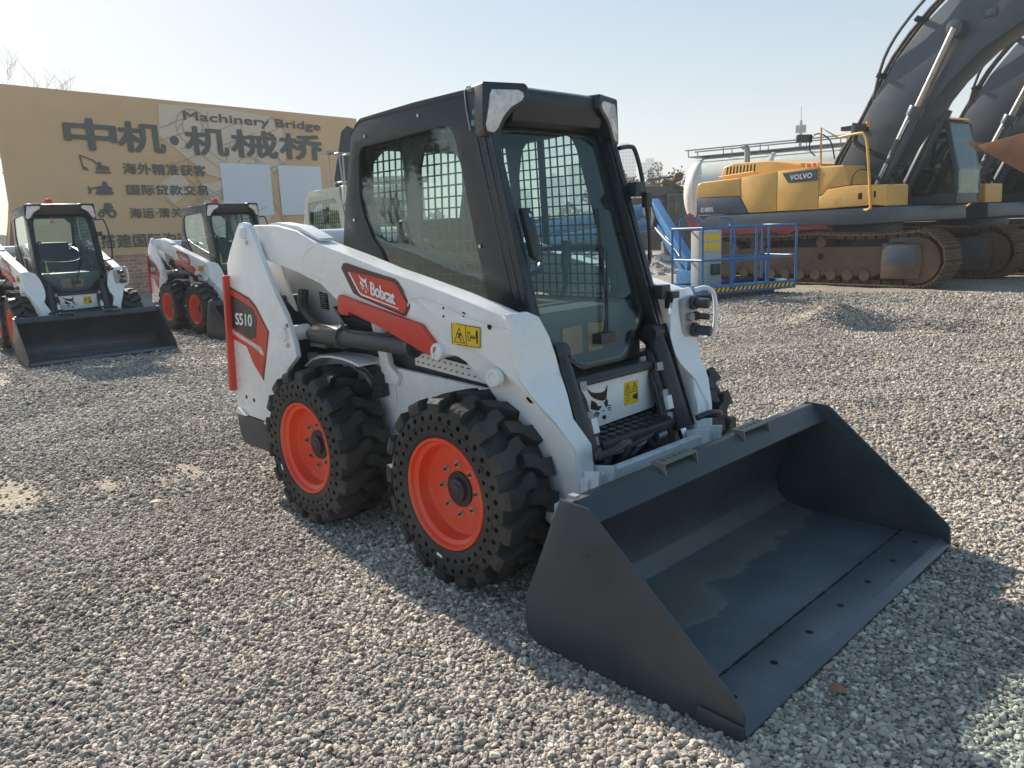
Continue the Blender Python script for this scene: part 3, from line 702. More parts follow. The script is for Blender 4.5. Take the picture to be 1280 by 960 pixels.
    dout = [(-0.385,1.78),(-0.365,1.815),(-0.20,1.825),(0.20,1.825),(0.365,1.815),(0.385,1.78),(0.412,1.05),(0.40,0.98),(0.18,0.81),(0.14,0.80),(-0.14,0.80),(-0.18,0.81),(-0.40,0.98),(-0.412,1.05)]
    dhole = [(-0.335,1.70),(-0.28,1.765),(-0.18,1.785),(0.18,1.785),(0.28,1.765),(0.335,1.70),(0.372,1.08),(0.355,1.01),(0.165,0.855),(0.12,0.84),(-0.12,0.84),(-0.165,0.855),(-0.355,1.01),(-0.372,1.08)]
    dhole = fillet([(-0.350,1.70),(-0.325,1.78),(-0.18,1.795),(0.18,1.795),(0.325,1.78),(0.350,1.70),(0.388,1.08),(0.372,1.00),(0.165,0.838),(0.12,0.825),(-0.12,0.825),(-0.165,0.838),(-0.372,1.00),(-0.388,1.08)], 0.07); dout = fillet(dout, 0.05)
    d = MB(); d.prism(dout, 0, 0.022, ax='x', holes=[dhole]); d.fn(dp); door = d.build('cab_door', M['cabblack'], root, bevel=0.005)
    g = MB(); g.prism([(y*1.03, 1.3+(z-1.3)*1.02) for y, z in dhole], 0.023, 0.027, ax='x'); g.fn(dp); g.build('door_glass', M['glass'], door)
    hn = MB(); hn.prism([(-0.375,1.46),(-0.37,1.475),(-0.335,1.475),(-0.32,1.455),(-0.322,1.32),(-0.335,1.28),(-0.36,1.265),(-0.378,1.28)], 0.075, 0.108, ax='x'); hn.fn(dp)
    hno = hn.build('door_handle', M['blackpl'], door, bevel=0.006)
    ky = MB(); ky.cyl((0.108,-0.345,1.445),(0.111,-0.345,1.445),0.008,n=12); ky.fn(dp); ky.build('lock', M['steel'], door)
    wp = MB(); q = [(0.04,0.02,0.92),(0.045,0.05,0.97),(0.045,0.17,1.30)]; wp.tube([dp(Vector(v)) for v in q], 0.006, 6); wp.tube([dp(Vector(v)) for v in ((0.045,0.045,0.92),(0.045,0.19,1.28))], 0.005, 6)
    wp.tube([dp(Vector(v)) for v in ((0.033,0.10,1.05),(0.033,0.215,1.47))], 0.007, 6); q = MB(); wp.box(dp(Vector((0.035,0.03,0.915))),(0.05,0.10,0.045)); wp.build('wiper', M['blackpl'], door, smooth=True)
    # hinges, sensor blocks and grab loop on the left pillar
    hb = MB()
    for z in (1.55, 1.08):
        hb.box(dpo(Vector((0.02,0.425,z))),(0.05,0.07,0.065))
    hb.box(dpo(Vector((0.035,0.468,1.50))),(0.03,0.045,0.07)); hb.box(dpo(Vector((0.035,0.468,1.04))),(0.045,0.06,0.08))
    each(hb, 'hinge_block', M['blackpl'], root, bevel=0.005, per=1)
    gl = MB(); gl.tube(smoothpts([(0.50,0.41,1.742),(0.50,0.49,1.752),(0.505,0.525,1.735),(0.52,0.555,1.62),(0.545,0.570,1.42),(0.56,0.560,1.25),(0.565,0.535,1.195),(0.57,0.44,1.18)]),0.0105,8)
    gl.build('grab_rail', M['blackpl'], root, smooth=True)
    # ---- interior
    s_ = MB(); s_.prism([(-0.40,0.98),(-0.42,1.42),(-0.39,1.47),(-0.34,1.45),(-0.30,1.05),(-0.05,1.02),(0.0,0.98),(-0.03,0.88),(-0.35,0.88)], -0.23, 0.23)
    s_.build('seat', M['seat'], root, bevel=0.03, seg=3)
    it = MB(); it.bx(-0.56,0.55,-0.375,0.375,0.60,0.86); it.bx(-0.56,0.30,-0.375,-0.27,0.87,1.02); it.bx(-0.56,0.30,0.27,0.375,0.87,1.02); it.bx(-0.58,-0.50,-0.37,0.37,0.87,1.30)
    it.build('cab_interior', M['int'], root, bevel=0.01)
    lv = MB()
    for y in (-0.30, 0.30):
        lv.tube([(0.20,y,1.02),(0.25,y*0.97,1.12),(0.26,y*0.95,1.22)],0.012,8); lv.cyl((0.26,y*0.95,1.20),(0.27,y*0.95,1.33),0.028,0.022,n=12)
    each(lv, 'joystick', M['blackpl'], root, smooth=True, per=2)
    br = MB(); br.tube(smoothpts([(-0.30,-0.26,1.38),(-0.05,-0.27,1.33),(0.12,-0.25,1.22),(0.18,-0.12,1.18),(0.18,0.12,1.18),(0.12,0.25,1.22),(-0.05,0.27,1.33),(-0.30,0.26,1.38)]),0.016,8)
    br.build('lap_bar', M['blackpl'], root, smooth=True)
    bm_ = MB(); bm_.prism([(-0.13,0.845),(-0.14,0.965),(-0.01,0.970),(-0.01,0.845)],0.600,0.607,ax='x'); bm_.prism([(0.03,0.845),(0.03,0.972),(0.14,0.965),(0.13,0.845)],0.600,0.607,ax='x'); bm_.bx(0.40,0.595,-0.20,0.22,0.862,0.872)
    each(bm_, 'protective_cardboard', M['brownpaper'], root)
    pd = MB(); pd.prism([(-0.28,0.88),(-0.255,1.20),(-0.245,1.20),(-0.22,0.88)],0.44,0.45,ax='x'); pd.prism([(-0.20,0.88),(-0.19,1.06),(-0.165,1.06),(-0.16,0.88)],0.46,0.47,ax='x'); each(pd, 'yellow_strap', M['yellow'], root, bevel=0.01)
    # ---- front below the door
    fp = MB(); fp.prism([(0.66,0.78),(0.785,0.79),(0.80,0.765),(0.80,0.752),(0.66,0.752)], -0.40, 0.40); fp.bx(0.60,0.70,-0.44,0.44,0.24,0.752)
    fp.build('front_sill', M['cabblack'], root, bevel=0.004)
    fq = MB(); fq.prism([(-0.235,0.748),(0.29,0.748),(0.315,0.72),(0.315,0.60),(0.28,0.565),(-0.215,0.552),(-0.235,0.565)], 0.745, 0.775, ax='x')
    fpo = fq.build('front_panel', M['white'], root, bevel=0.006)
    hd = MB(); head_geo(hd, lambda u, v: (0.7765, u, v), (-0.108,0.655), 0.165, 0.165); hd.build('cat_head_emblem', M['decalblack'], fpo)
    MB().bx(0.7755,0.7765,0.062,0.165,0.612,0.715).build('warning_sticker', M['yellow'], fpo)
    k = MB()
    for yy, zz in ((0.088,0.69),(0.138,0.69)):
        for (a, b_) in (((-0.017,-0.014),(0.017,-0.014)),((0.017,-0.014),(0,0.016)),((0,0.016),(-0.017,-0.014))):
            dv = Vector((0,b_[0]-a[0],b_[1]-a[1])); k.box((0.777,yy+(a[0]+b_[0])/2,zz+(a[1]+b_[1])/2),(0.0008,dv.length,0.0025),Matrix.Rotation(atan2(dv.z,dv.y),3,'X'))
        k.bx(0.7766,0.7774,yy-0.002,yy+0.002,zz-0.008,zz+0.004)
    k.bx(0.7766,0.7774,0.064,0.163,0.665,0.668)
    for i in range(3): k.bx(0.7766,0.7774,0.078,0.10-i*0.004,0.655-i*0.012,0.658-i*0.012)
    k.cyl((0.7766,0.135,0.643),(0.7774,0.135,0.643),0.011,n=12); k.bx(0.7766,0.7774,0.145,0.158,0.628,0.655)
    k.build('sticker_pictogram', M['decalblack'], fpo)
    # black valve and hose pack
    v = MB(); v.bx(0.701,0.80,-0.25,0.27,0.33,0.545)
    v.build('valve_block', M['hole'], root, bevel=0.01)
    tp = MB(); tp.prism([(0.76,0.545),(0.90,0.535),(0.905,0.50),(0.80,0.49),(0.76,0.50)], -0.24, 0.27); 
    tpo = tp.build('step_tread', M['blackpl'], root, bevel=0.008)
    tr = MB()
    for i in range(9):
        for j in range(3):
            tr.box((0.785+j*0.042,-0.20+i*0.054,0.548-j*0.0035),(0.028,0.030,0.012),Matrix.Rotation(0.5,3,'Z'))
    tr.build('tread_cleat', M['blackpl'], tpo, bevel=0.002)
    hs = MB(); random.seed(12)
    for i in range(7):
        y0 = -0.22 + i*0.065
        hs.tube(smoothpts([(0.82,y0,0.50),(0.87+0.02*random.random(),y0+random.uniform(-0.03,0.03),0.47),(0.86,y0+random.uniform(-0.05,0.05),0.42),(0.80,y0+random.uniform(-0.03,0.03),0.36)]),0.014,8)
    hs.tube(smoothpts([(0.83,0.20,0.50),(0.88,0.10,0.49),(0.88,-0.08,0.48),(0.84,-0.2,0.46)]),0.016,8)
    for s in (-1, 1):
        hs.tube(smoothpts([(0.70,s*0.36,0.84),(0.76,s*0.28,0.80),(0.80,s*0.27,0.70),(0.84,s*0.27,0.60),(0.88,s*0.25,0.50)]),0.020,8)
        hs.tube(smoothpts([(0.72,s*0.33,0.80),(0.79,s*0.245,0.72),(0.83,s*0.245,0.60),(0.86,s*0.235,0.50)]),0.014,8)
    each(hs, 'hose', M['blackpl'], root, smooth=True)
    ft = MB()
    for i in range(3): ft.cyl((0.872,-0.15+i*0.16,0.47),(0.882,-0.10+i*0.16,0.475),0.016,n=8)
    for s in (-1, 1):
        for z in (0.78,0.66,0.56): ft.cyl((0.815+(0.78-z)*0.25,s*0.265,z),(0.822+(0.78-z)*0.25,s*0.264,z-0.035),0.019,n=6)
    each(ft, 'hose_fitting', M['galv'], root, per=1)
    tg2 = MB()
    for s in (-1, 1): tg2.box((0.872,s*0.262,0.605),(0.018,0.036,0.06),Matrix.Rotation(-0.25,3,'Y'))
    each(tg2, 'hose_tag', M['decalwhite'], root, per=1)
    rd = MB(); rd.tube([(0.88,0.245,0.545),(0.905,0.245,0.42)],0.012,8); rd.build('link_rod', M['blackpl'], root)
    # ---- tilt cylinders with shrouds
    for s in (-1, 1):
        y = s*0.330
        t = MB(); P0 = Vector((0.745,y,0.90)); P1 = Vector((0.895,y,0.475))
        t.cyl(P0+Vector((0,-0.04,0)),P0+Vector((0,0.04,0)),0.042,n=20); t.cyl(P0, P0+(P1-P0)*0.2, 0.040, 0.046, n=20); t.cyl(P0+(P1-P0)*0.2, P1, 0.046, 0.052, n=20)
        to = t.build('tilt_cylinder', M['blackpl'], root, bevel=0.004)
        MB().cyl(P1, P1+(P1-P0).normalized()*0.09, 0.022, n=16).build('cylinder_rod', M['steel'], to, smooth=True)
        cov = MB(); dv = (P1-P0).normalized(); nv = Vector((-dv.z,0,dv.x))*-1
        pts = [P0+dv*-0.03+nv*-0.05, P0+dv*-0.03+nv*0.05, P1+dv*0.0+nv*0.060, P1+nv*-0.04]
        cov.prism([(q.x,q.z) for q in pts], y+s*0.042, y+s*0.048); cov.build('cylinder_shroud', M['blackpl'], to, bevel=0.002)
    # ---- quick-attach frame and cross tube
    qa = MB(); qa.cyl((0.92,-0.44,0.37),(0.92,0.44,0.37),0.055,n=24); qa.prism([(0.955,0.455),(1.000,0.455),(0.985,0.10),(0.93,0.10)], -0.46, 0.46)
    for s in (-1, 1):
        qa.prism([(0.86,0.46),(1.04,0.49),(1.00,0.12),(0.93,0.10),(0.85,0.25)], s*0.33, s*0.35); qa.prism([(0.86,0.46),(1.04,0.49),(1.00,0.12),(0.93,0.10),(0.85,0.25)], s*0.42, s*0.44)
        qa.cyl((0.90,s*0.51,0.33),(0.90,s*0.56,0.33),0.045,n=24)
    qa.build('attachment_frame', M['white'], root, bevel=0.005)
    sl = MB(); sl.box((0.958,0.10,0.425),(0.002,0.16,0.030),Matrix.Rotation(0.25,3,'X')); sl.box((0.975,-0.18,0.415),(0.002,0.07,0.025),Matrix.Rotation(0.3,3,'X')); each(sl, 'frame_slot', M['hole'], root, per=1)
    lh = MB()
    for s in (-1, 1): lh.tube(smoothpts([(1.03,s*0.24,0.56),(1.06,s*0.30,0.575),(1.06,s*0.38,0.56),(1.02,s*0.41,0.54),(0.98,s*0.36,0.54)]),0.014,8)
    each(lh, 'locking_lever', M['blackpl'], root, smooth=True, per=1)
    # ---- hydraulic coupler block on the left arm front
    ck = MB(); ck.prism([(0.50,1.06),(0.60,1.075),(0.635,1.05),(0.635,0.93),(0.60,0.87),(0.53,0.86),(0.50,0.90)], 0.77, 0.80, ax='x')
    ck.fn(lambda v: v + Vector((0.0,-0.02,-0.02)))
    ko = ck.build('coupler_block', M['galv'], root, bevel=0.012)
    for y, z, r_, l_ in ((0.565,1.02,0.024,0.060),(0.585,0.955,0.015,0.05),(0.575,0.89,0.024,0.065)):
        q = MB(); q.cyl((0.795,y,z),(0.82,y,z),r_*1.4,n=20); q.cyl((0.82,y,z),(0.82+l_,y+0.015,z-0.003),r_,n=16); q.build('coupler', M['dgrey'], ko, bevel=0.003)
    q = MB(); q.cyl((0.797,0.535,0.955),(0.822,0.535,0.955),0.02,n=16); q.build('coupler_port', M['galv'], ko, bevel=0.003)
    gd = MB(); gd.tube(smoothpts([(0.79,0.60,1.075),(0.83,0.625,1.085),(0.865,0.64,1.06),(0.875,0.645,0.97),(0.865,0.64,0.88),(0.83,0.625,0.845),(0.79,0.60,0.85)]),0.011,8)
    gd.build('coupler_guard', M['white'], ko, smooth=True)
    fl_ = MB(); fl_.box((0.802,0.555,0.79),(0.001,0.06,0.075)); fo = fl_.build('spec_sticker', M['grey'], root)
    # ---- bucket
    W = 0.863
    bk = MB()
    inner = [(1.262,0.530),(1.20,0.455),(1.115,0.235),(1.095,0.15),(1.105,0.085),(1.150,0.040),(1.24,0.022),(1.70,0.018)]
    outer = [(1.225,0.535),(1.175,0.455),(1.09,0.24),(1.058,0.15),(1.060,0.06),(1.10,0.012),(1.24,0.002),(1.70,0.002)]
    bk.prism(outer + inner[::-1], -W+0.011, W-0.011)
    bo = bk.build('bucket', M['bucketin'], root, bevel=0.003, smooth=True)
    tb = MB(); tb.prism([(1.215,0.532),(1.265,0.540),(1.338,0.478),(1.325,0.462),(1.255,0.515),(1.215,0.515)], -W+0.011, W-0.011)
    tb.build('top_bar', M['charcoal'], bo, bevel=0.003)
    for s in (-1, 1):
        sd = MB(); sd.prism([(1.225,0.545),(1.333,0.540),(1.345,0.534),(1.868,0.092),(1.876,0.075),(1.878,0.002),(1.72,-0.010),(1.10,0.0),(1.055,0.02),(1.050,0.06),(1.052,0.15)], s*W, s*(W-0.010))
        sd.prism([(1.72,-0.012),(1.878,-0.001),(1.878,0.045),(1.74,0.050)], s*(W+0.0005), s*(W+0.009))
        sd.build('bucket_side', M['charcoal'], bo, bevel=0.002)
    cg = MB(); cg.prism([(1.69,0.000),(1.69,0.026),(1.845,0.028),(1.880,0.008),(1.880,0.000)], -W+0.012, W-0.012)
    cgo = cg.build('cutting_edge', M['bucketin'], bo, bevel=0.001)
    ws = MB(); random.seed(5)
    pts = [(1.686, -W+0.02+i*0.0225, 0.0225+random.uniform(-0.0008,0.0008)) for i in range(76)]; ws.tube([(p_[0]+0.0015, p_[1], p_[2]+0.003) for p_ in pts], 0.0035, 6, rad=[random.choice((0.0028,0.0062,0.0055)) for _ in pts]); each(ws, 'weld_seam', M['hole'], bo, smooth=True, per=1)
    bh = MB()
    for i in range(7): y = -0.74+i*0.247; bh.cyl((1.775,y,0.0268),(1.775,y,0.0280),0.0125,n=14)
    each(bh, 'bolt_hole', M['hole'], bo, per=1)
    for s in (-1, 1):
        st = MB(); holes = []
        for i in range(5):
            cy_ = 0.205+i*0.036; holes.append([(1.262+0.010*cos(a*pi/3), cy_+0.012*sin(a*pi/3)) for a in range(6)])
        st.prism([(1.235,0.17),(1.292,0.17),(1.292,0.385),(1.235,0.385)], 0.551, 0.557, ax='z', holes=holes)
        for y in (0.172, 0.377): st.prism([(1.238,0.550),(1.292,0.550),(1.300,0.505),(1.312,0.455),(1.285,0.49),(1.27,0.525)], y, y+0.006)
        st.fn(lambda v: Vector((v.x, s*v.y, v.z))); st.build('bucket_step', M['stepgrey'], bo)
    ps = MB(); ps.box((1.262,-0.835,0.555),(0.03,0.025,0.012)); ps.build('edge_tab', M['galv'], bo)
    return root
# ------------------------------------------------------------------ excavator
def make_excavator():
    root = empty('crawler_excavator')
    def track(y0, y1):
        fr = MB(); fr.prism([(-1.75,0.30),(-1.75,0.68),(-1.3,0.76),(1.85,0.78),(1.87,0.28),(1.7,0.20),(-1.6,0.20)], y0+0.10, y1-0.10)
        fo = fr.build('track_frame', M['rust'], root, bevel=0.03)
        g = MB(); g.prism([(1.88,0.84),(2.62,0.82),(2.66,0.50),(2.62,0.18),(1.88,0.16)], y0+0.03, y1-0.03); g.build('idler_guard', M['rust'], fo, bevel=0.03)
        g2 = MB(); g2.bx(1.95,2.55,y0+0.022,y0+0.030,0.42,0.80); g2.build('guard_plate', M['vgrey'], fo, bevel=0.003)
        hz = MB(); hz.cyl((0.55,y0+0.095,0.58),(0.55,y0+0.101,0.58),0.07); hz.build('frame_opening', M['hole'], fo)
        rl = MB()
        for i in range(9): rl.cyl((-1.35+i*0.36,y0+0.06,0.22),(-1.35+i*0.36,y1-0.06,0.22),0.11,n=16)
        for x in (-0.9, 0.55): rl.cyl((x,y0+0.08,0.86),(x,y1-0.08,0.86),0.11,n=16)
        rl.cyl((2.55,y0+0.08,0.52),(2.55,y1-0.08,0.52),0.42,n=28); rl.cyl((-1.85,y0+0.08,0.52),(-1.85,y1-0.08,0.52),0.40,n=28)
        each(rl, 'roller', M['rust'], fo, smooth=True, per=1)
        # shoe chain
        path = []
        for k in range(0, 13): a = -pi/2 + pi*k/12; path.append((2.58+0.50*cos(a), 0.54+0.50*sin(a)))
        for k in range(1, 18): x = 2.58-4.43*k/18; path.append((x, 1.04 - 0.045*sin(pi*((k % 9)/9)) ))
        for k in range(0, 13): a = pi/2 + pi*k/12; path.append((-1.88+0.48*cos(a), 0.52+0.50*sin(a)))
        for k in range(1, 18): x = -1.88+4.46*k/18; path.append((x, 0.035))
        L_ = [0]
        n = len(path)
        for i in range(n): L_.append(L_[-1] + sqrt((path[(i+1) % n][0]-path[i][0])**2+(path[(i+1) % n][1]-path[i][1])**2))
        tot = L_[-1]; ns = 56; sh = MB()
        for k in range(ns):
            d = tot*k/ns; i = max(j for j in range(n) if L_[j] <= d); t = (d-L_[i])/(L_[i+1]-L_[i]); a = path[i]; b = path[(i+1) % n]
            x = a[0]+(b[0]-a[0])*t; z = a[1]+(b[1]-a[1])*t; an = atan2(b[1]-a[1], b[0]-a[0])
            R_ = Matrix.Rotation(-an, 3, 'Y'); c_ = Vector((x, (y0+y1)/2, z)); w = y1-y0
            sh.box(c_, (tot/ns*0.93, w, 0.025), R_)
            for dx in (-0.075, -0.01, 0.06): sh.box(c_ + R_ @ Vector((dx, 0, -0.028)), (0.014, w, 0.034), R_)
            for s in (-1, 1): sh.box(c_ + R_ @ Vector((0, s*0.10, 0.05)), (tot/ns*0.80, 0.05, 0.075), R_)
        sh.build('track', M['rust'], root)
    track(0.0, 0.60); track(2.74, 3.34)
    u = MB(); u.bx(-0.9,1.7,0.61,2.73,0.45,0.95); u.cyl((0.55,1.67,0.95),(0.55,1.67,1.22),0.75,n=32); u.build('undercarriage', M['vgrey'], root, bevel=0.03)
    # house
    b = MB(); b.prism([(-2.74,1.24),(-2.82,1.30),(-2.82,1.515),(1.90,1.515),(1.92,1.22),(1.3,1.20)], 0.19, 3.15); b.prism([(-2.6,1.52),(-2.6,2.2),(-0.2,2.2),(0.8,1.9),(1.3,1.52)], 0.9, 2.9)
    b.build('platform', M['vgrey'], root, bevel=0.02)
    # right-hand side panels (three doors) + grey corner
    c = MB(); c.prism([(-2.84,1.92),(-1.60,1.90),(-1.36,1.535),(-1.36,1.53),(-2.84,1.53)], 0.165, 3.18); c.build('counterweight_band', M['vgrey'], root, bevel=0.02)
    c = MB(); c.prism([(-2.86,1.93),(-2.84,2.18),(-2.80,2.26),(-2.70,2.285),(-1.575,2.31),(-1.575,1.905)], 0.16, 3.18); c.build('counterweight', M['vyellow'], root, bevel=0.04, seg=3)
    c = MB(); c.prism([(-1.565,2.31),(-0.61,2.365),(-0.61,1.53),(-1.34,1.53),(-1.565,1.88)], 0.17, 0.9); c.prism([(-1.565,2.31),(-0.61,2.33),(-0.61,1.53),(-1.34,1.53),(-1.565,1.88)], 2.5, 3.17); c.build('side_door', M['vyellow'], root, bevel=0.02)
    c = MB(); c.prism([(-0.60,2.365),(0.38,2.385),(0.40,1.53),(-0.60,1.53)], 0.17, 0.9); c.build('side_door', M['vyellow'], root, bevel=0.02)
    c = MB(); c.prism([(0.39,2.38),(0.93,2.36),(1.06,1.97),(0.60,1.93),(0.50,1.82),(0.39,1.80)], 0.18, 0.95); c.build('fuel_tank_cover', M['vyellow'], root, bevel=0.035, seg=3)
    c = MB(); c.prism([(0.41,1.79),(0.50,1.81),(0.60,1.92),(1.06,1.955),(1.84,1.93),(1.85,1.53),(1.62,1.56),(0.41,1.53)], 0.165, 0.95); tbx = c.build('toolbox', M['vyellow'], root, bevel=0.025)
    lt = MB(); lt.bx(1.28,1.36,0.158,0.1645,1.68,1.80); lt.bx(1.60,1.64,0.158,0.1645,1.70,1.82); each(lt, 'latch', M['hole'], tbx, per=1)
    cr = MB(); cr.bx(0.75,0.93,0.159,0.1645,1.60,1.63); cr.bx(0.78,0.82,0.159,0.1645,1.63,1.70); cr.bx(0.86,0.90,0.159,0.1645,1.63,1.72); cr.build('relief_mark', M['vyellow'], tbx)
    h = MB(); h.prism([(-2.30,2.31),(-2.34,2.44),(-2.26,2.60),(-1.95,2.66),(-0.95,2.62),(-0.20,2.50),(-0.10,2.34)], 0.42, 2.6)
    hood = h.build('engine_hood', M['vyellow'], root, bevel=0.04, seg=3)
    v = MB()
    for k in range(9): v.box((-2.15+k*0.095,0.416,2.49),(0.035,0.006,0.19),Matrix.Rotation(0.12,3,'Y'))
    v.build('hood_louver', M['hole'], hood)
    rl = MB(); rl.tube([(-2.34,0.36,2.33),(-2.32,0.34,2.38),(-1.35,0.34,2.42),(-1.25,0.36,2.34)],0.015,6); rl.build('hood_rail', M['vyellow'], hood)
    ex = MB(); ex.tube(smoothpts([(-1.90,0.80,2.6),(-1.90,0.80,2.92),(-1.93,0.80,3.0),(-2.02,0.80,3.04)]),0.065,12); ex.build('exhaust_pipe', M['galv'], root, smooth=True)
    pl = MB()
    for x in (-0.02,0.12,0.24): pl.cyl((x,0.40,2.36),(x,0.40,2.47),0.055,n=12)
    each(pl, 'filler_cap', M['orange'], root, bevel=0.005, per=1)
    # maker plate
    pm = MB(); pm.prism([(-0.47,2.315),(0.37,2.335),(0.375,2.105),(-0.26,2.095),(-0.33,2.12)], 0.158, 0.168); pmo = pm.build('maker_plate', M['vgrey'], root)
    tx = MB(); text_fit(tx, 'VOLVO', -0.27, 0.25, 2.165, 2.265, lambda p_, q_, e=0: (p_, 0.155-e*3, q_+0.02*p_), bold=0.045, space=1.08); tx.build('maker_lettering', M['decalwhite'], pmo)
    tx = MB(); text_fit(tx, 'EC480DL', -2.70, -2.32, 1.60, 1.70, lambda p_, q_, e=0: (p_, 0.160-e*3, q_), bold=0.03); tx.build('model_lettering', M['decalwhite'], root)
    # handrails and mirrors
    hr = MB(); hr.tube([(0.38,0.25,2.33),(0.36,0.25,3.14),(0.68,0.30,2.92),(1.24,0.25,2.93)],0.020,8)
    hr.tube(smoothpts([(0.70,0.30,2.91),(1.20,0.22,2.93),(1.33,0.20,2.88),(1.42,0.18,2.60),(1.55,0.14,1.60),(1.56,0.13,1.52),(1.50,0.13,1.47),(1.42,0.15,1.48)]),0.024,8)
    hr.build('handrail', M['vyellow'], root, smooth=True)
    mr = MB(); mr.tube(smoothpts([(0.62,0.35,2.50),(0.55,0.30,2.85),(0.35,0.25,3.02),(0.18,0.22,2.98),(0.12,0.22,2.75),(0.25,0.24,2.60)]),0.014,6); mr.box((-0.02,0.25,2.97),(0.30,0.10,0.16),Matrix.Rotation(0.1,3,'Y'))
    mr.tube(smoothpts([(1.10,0.20,1.95),(1.15,0.18,2.15),(1.30,0.16,2.25),(1.42,0.2,2.22)]),0.012,6)
    mr.build('mirror', M['blackpl'], root, smooth=True)
    ah = MB(); ah.tube(smoothpts([(1.55,1.3,2.3),(0.75,1.0,2.75),(0.72,0.9,3.0),(0.78,0.9,3.08)]),0.05,8); ah.cyl((0.80,0.9,3.02),(0.80,0.9,3.16),0.17,n=18); ah.box((0.62,0.9,3.12),(0.35,0.22,0.08)); ah.build('air_intake', M['blackpl'], root, smooth=True)
    bc = MB(); bc.cyl((0.98,0.9,3.10),(0.98,0.9,3.21),0.05,n=12); bc.build('beacon', M['orange'], root, smooth=True)
    # boom
    up = [(0.10,1.75),(-0.02,2.20),(0.50,3.10),(0.84,3.72),(1.22,4.33),(1.70,4.86),(2.25,5.28),(3.0,5.62),(3.9,5.75),(4.8,5.62),(6.0,5.2),(7.7,4.45)]
    lo = [(7.75,4.20),(7.6,4.05),(6.2,4.45),(5.2,4.72),(4.4,4.78),(3.6,4.62),(2.85,4.24),(2.33,3.80),(1.92,3.32),(1.48,2.70),(1.05,2.12),(0.62,1.60),(0.35,1.5)]
    bm_ = MB(); bm_.prism(up+lo, 1.33, 2.01); boom = bm_.build('boom', M['vgrey'], root, bevel=0.03)
    ft = MB()
    for (x, z, r_) in ((0.30,1.78,0.17),(2.42,4.66,0.15),(7.5,4.3,0.14)): ft.cyl((x,1.12,z),(x,2.22,z),r_,n=20)
    ft.box((2.95,1.315,4.82),(0.22,0.05,0.14)); each(ft, 'boom_pin', M['vgrey'], boom, bevel=0.01, per=1)
    ho = MB()
    for k, dy in enumerate((1.42,1.52,1.66,1.76)):
        off = 0.10+0.03*k
        ho.tube(smoothpts([(x-off*0.8, dy, z+off*0.6) for x, z in [(0.3,1.9),(0.0,2.35),(0.50,3.15),(0.84,3.75),(1.20,4.38),(1.68,4.92),(2.22,5.36),(3.0,5.72),(3.9,5.85)]]),0.028,6)
    ho.tube(smoothpts([(0.75,1.38,3.5),(1.0,1.3,4.4),(1.5,1.25,5.05),(2.3,1.28,5.7),(3.4,1.3,6.1)]),0.03,6)
    for x, z, a in ((0.50,3.15,1.05),(1.0,4.05,1.02),(1.72,4.95,0.75)): ho.box((x-0.08,1.6,z+0.06),(0.10,0.7,0.06),Matrix.Rotation(-a,3,'Y'))
    each(ho, 'boom_hose', M['blackpl'], boom, smooth=True, per=1)
    for y in (1.15, 2.19):
        cy = MB(); cy.cyl((0.86,y,1.35),(1.79,y,3.32),0.115,n=20); cy.cyl((1.74,y,3.20),(1.82,y,3.38),0.145,n=20); cyo = cy.build('boom_cylinder', M['vgrey'], root, bevel=0.01)
        MB().cyl((1.81,y,3.36),(2.42,y,4.66),0.062,n=16).build('cylinder_rod', M['rod'], cyo, smooth=True)
        q = MB(); q.tube([(1.02,y-0.13,1.62),(1.70,y-0.13,3.06),(1.78,y-0.06,3.22)],0.02,6); q.build('cylinder_pipe', M['blackpl'], cyo, smooth=True)
    hz = MB(); random.seed(21)
    for k in range(6): hz.tube(smoothpts([(1.0+0.05*k,1.05+0.1*k,2.2),(1.25+0.03*k,1.0+0.1*k,2.0),(1.30+0.02*k,1.0+0.1*k,1.75),(1.15,1.1+0.1*k,1.5)]),0.028,6)
    each(hz, 'swing_hose', M['blackpl'], root, smooth=True, per=1)
    st = MB(); st.prism([(7.9,4.75),(8.0,4.3),(7.3,3.0),(5.45,1.80),(5.25,1.90),(5.3,2.2),(7.2,4.3)], 1.47, 1.87); st.build('stick', M['vgrey'], root, bevel=0.03)
    bk = MB(); prof = [(2.95,3.02),(3.30,3.08),(3.9,3.18),(4.7,3.10),(5.3,2.70),(5.25,2.40),(4.9,2.20),(4.4,2.20),(3.9,2.38),(3.45,2.66),(3.1,2.88)]
    inn = [(3.35,3.01),(3.9,3.06),(4.65,2.97),(5.2,2.58),(5.16,2.33),(4.86,2.08),(4.42,2.01),(3.95,2.15),(3.5,2.48)]
    bk.prism(prof, 0.92, 0.96); bk.prism(prof, 2.38, 2.42)
    bk.prism([(3.45,2.66),(3.9,2.38),(4.4,2.20),(4.9,2.20),(5.25,2.40),(5.3,2.70),(4.7,3.10),(4.68,3.05),(5.22,2.67),(5.18,2.43),(4.87,2.25),(4.4,2.25),(3.93,2.42),(3.5,2.69)], 0.96, 2.38)
    bk.prism([(2.98,2.94),(3.10,2.88),(3.45,2.66),(3.5,2.69),(3.14,2.91),(3.0,2.97)], 0.96, 2.38)
    bk.fn(lambda v: v + Vector((0.12,0,-0.50))); bo = bk.build('excavator_bucket', M['rustred'], root, bevel=0.01)
    te = MB()
    for i in range(5):
        y = 1.0+i*0.325; te.prism([(2.72,3.10),(2.78,3.12),(3.12,2.98),(3.10,2.84),(2.96,2.90)], y-0.05, y+0.05)
    te.fn(lambda v: v + Vector((0.12,0,-0.50))); each(te, 'bucket_tooth', M['rust'], bo, bevel=0.01, per=1)
    # cab (far side)
    cy0, cy1 = 2.22, 3.15
    po = MB()
    out = [(0.45,1.53),(0.45,2.9),(0.55,3.15),(0.75,3.22),(1.75,3.20),(1.90,3.12),(2.13,2.2),(2.16,1.85),(2.14,1.53)]
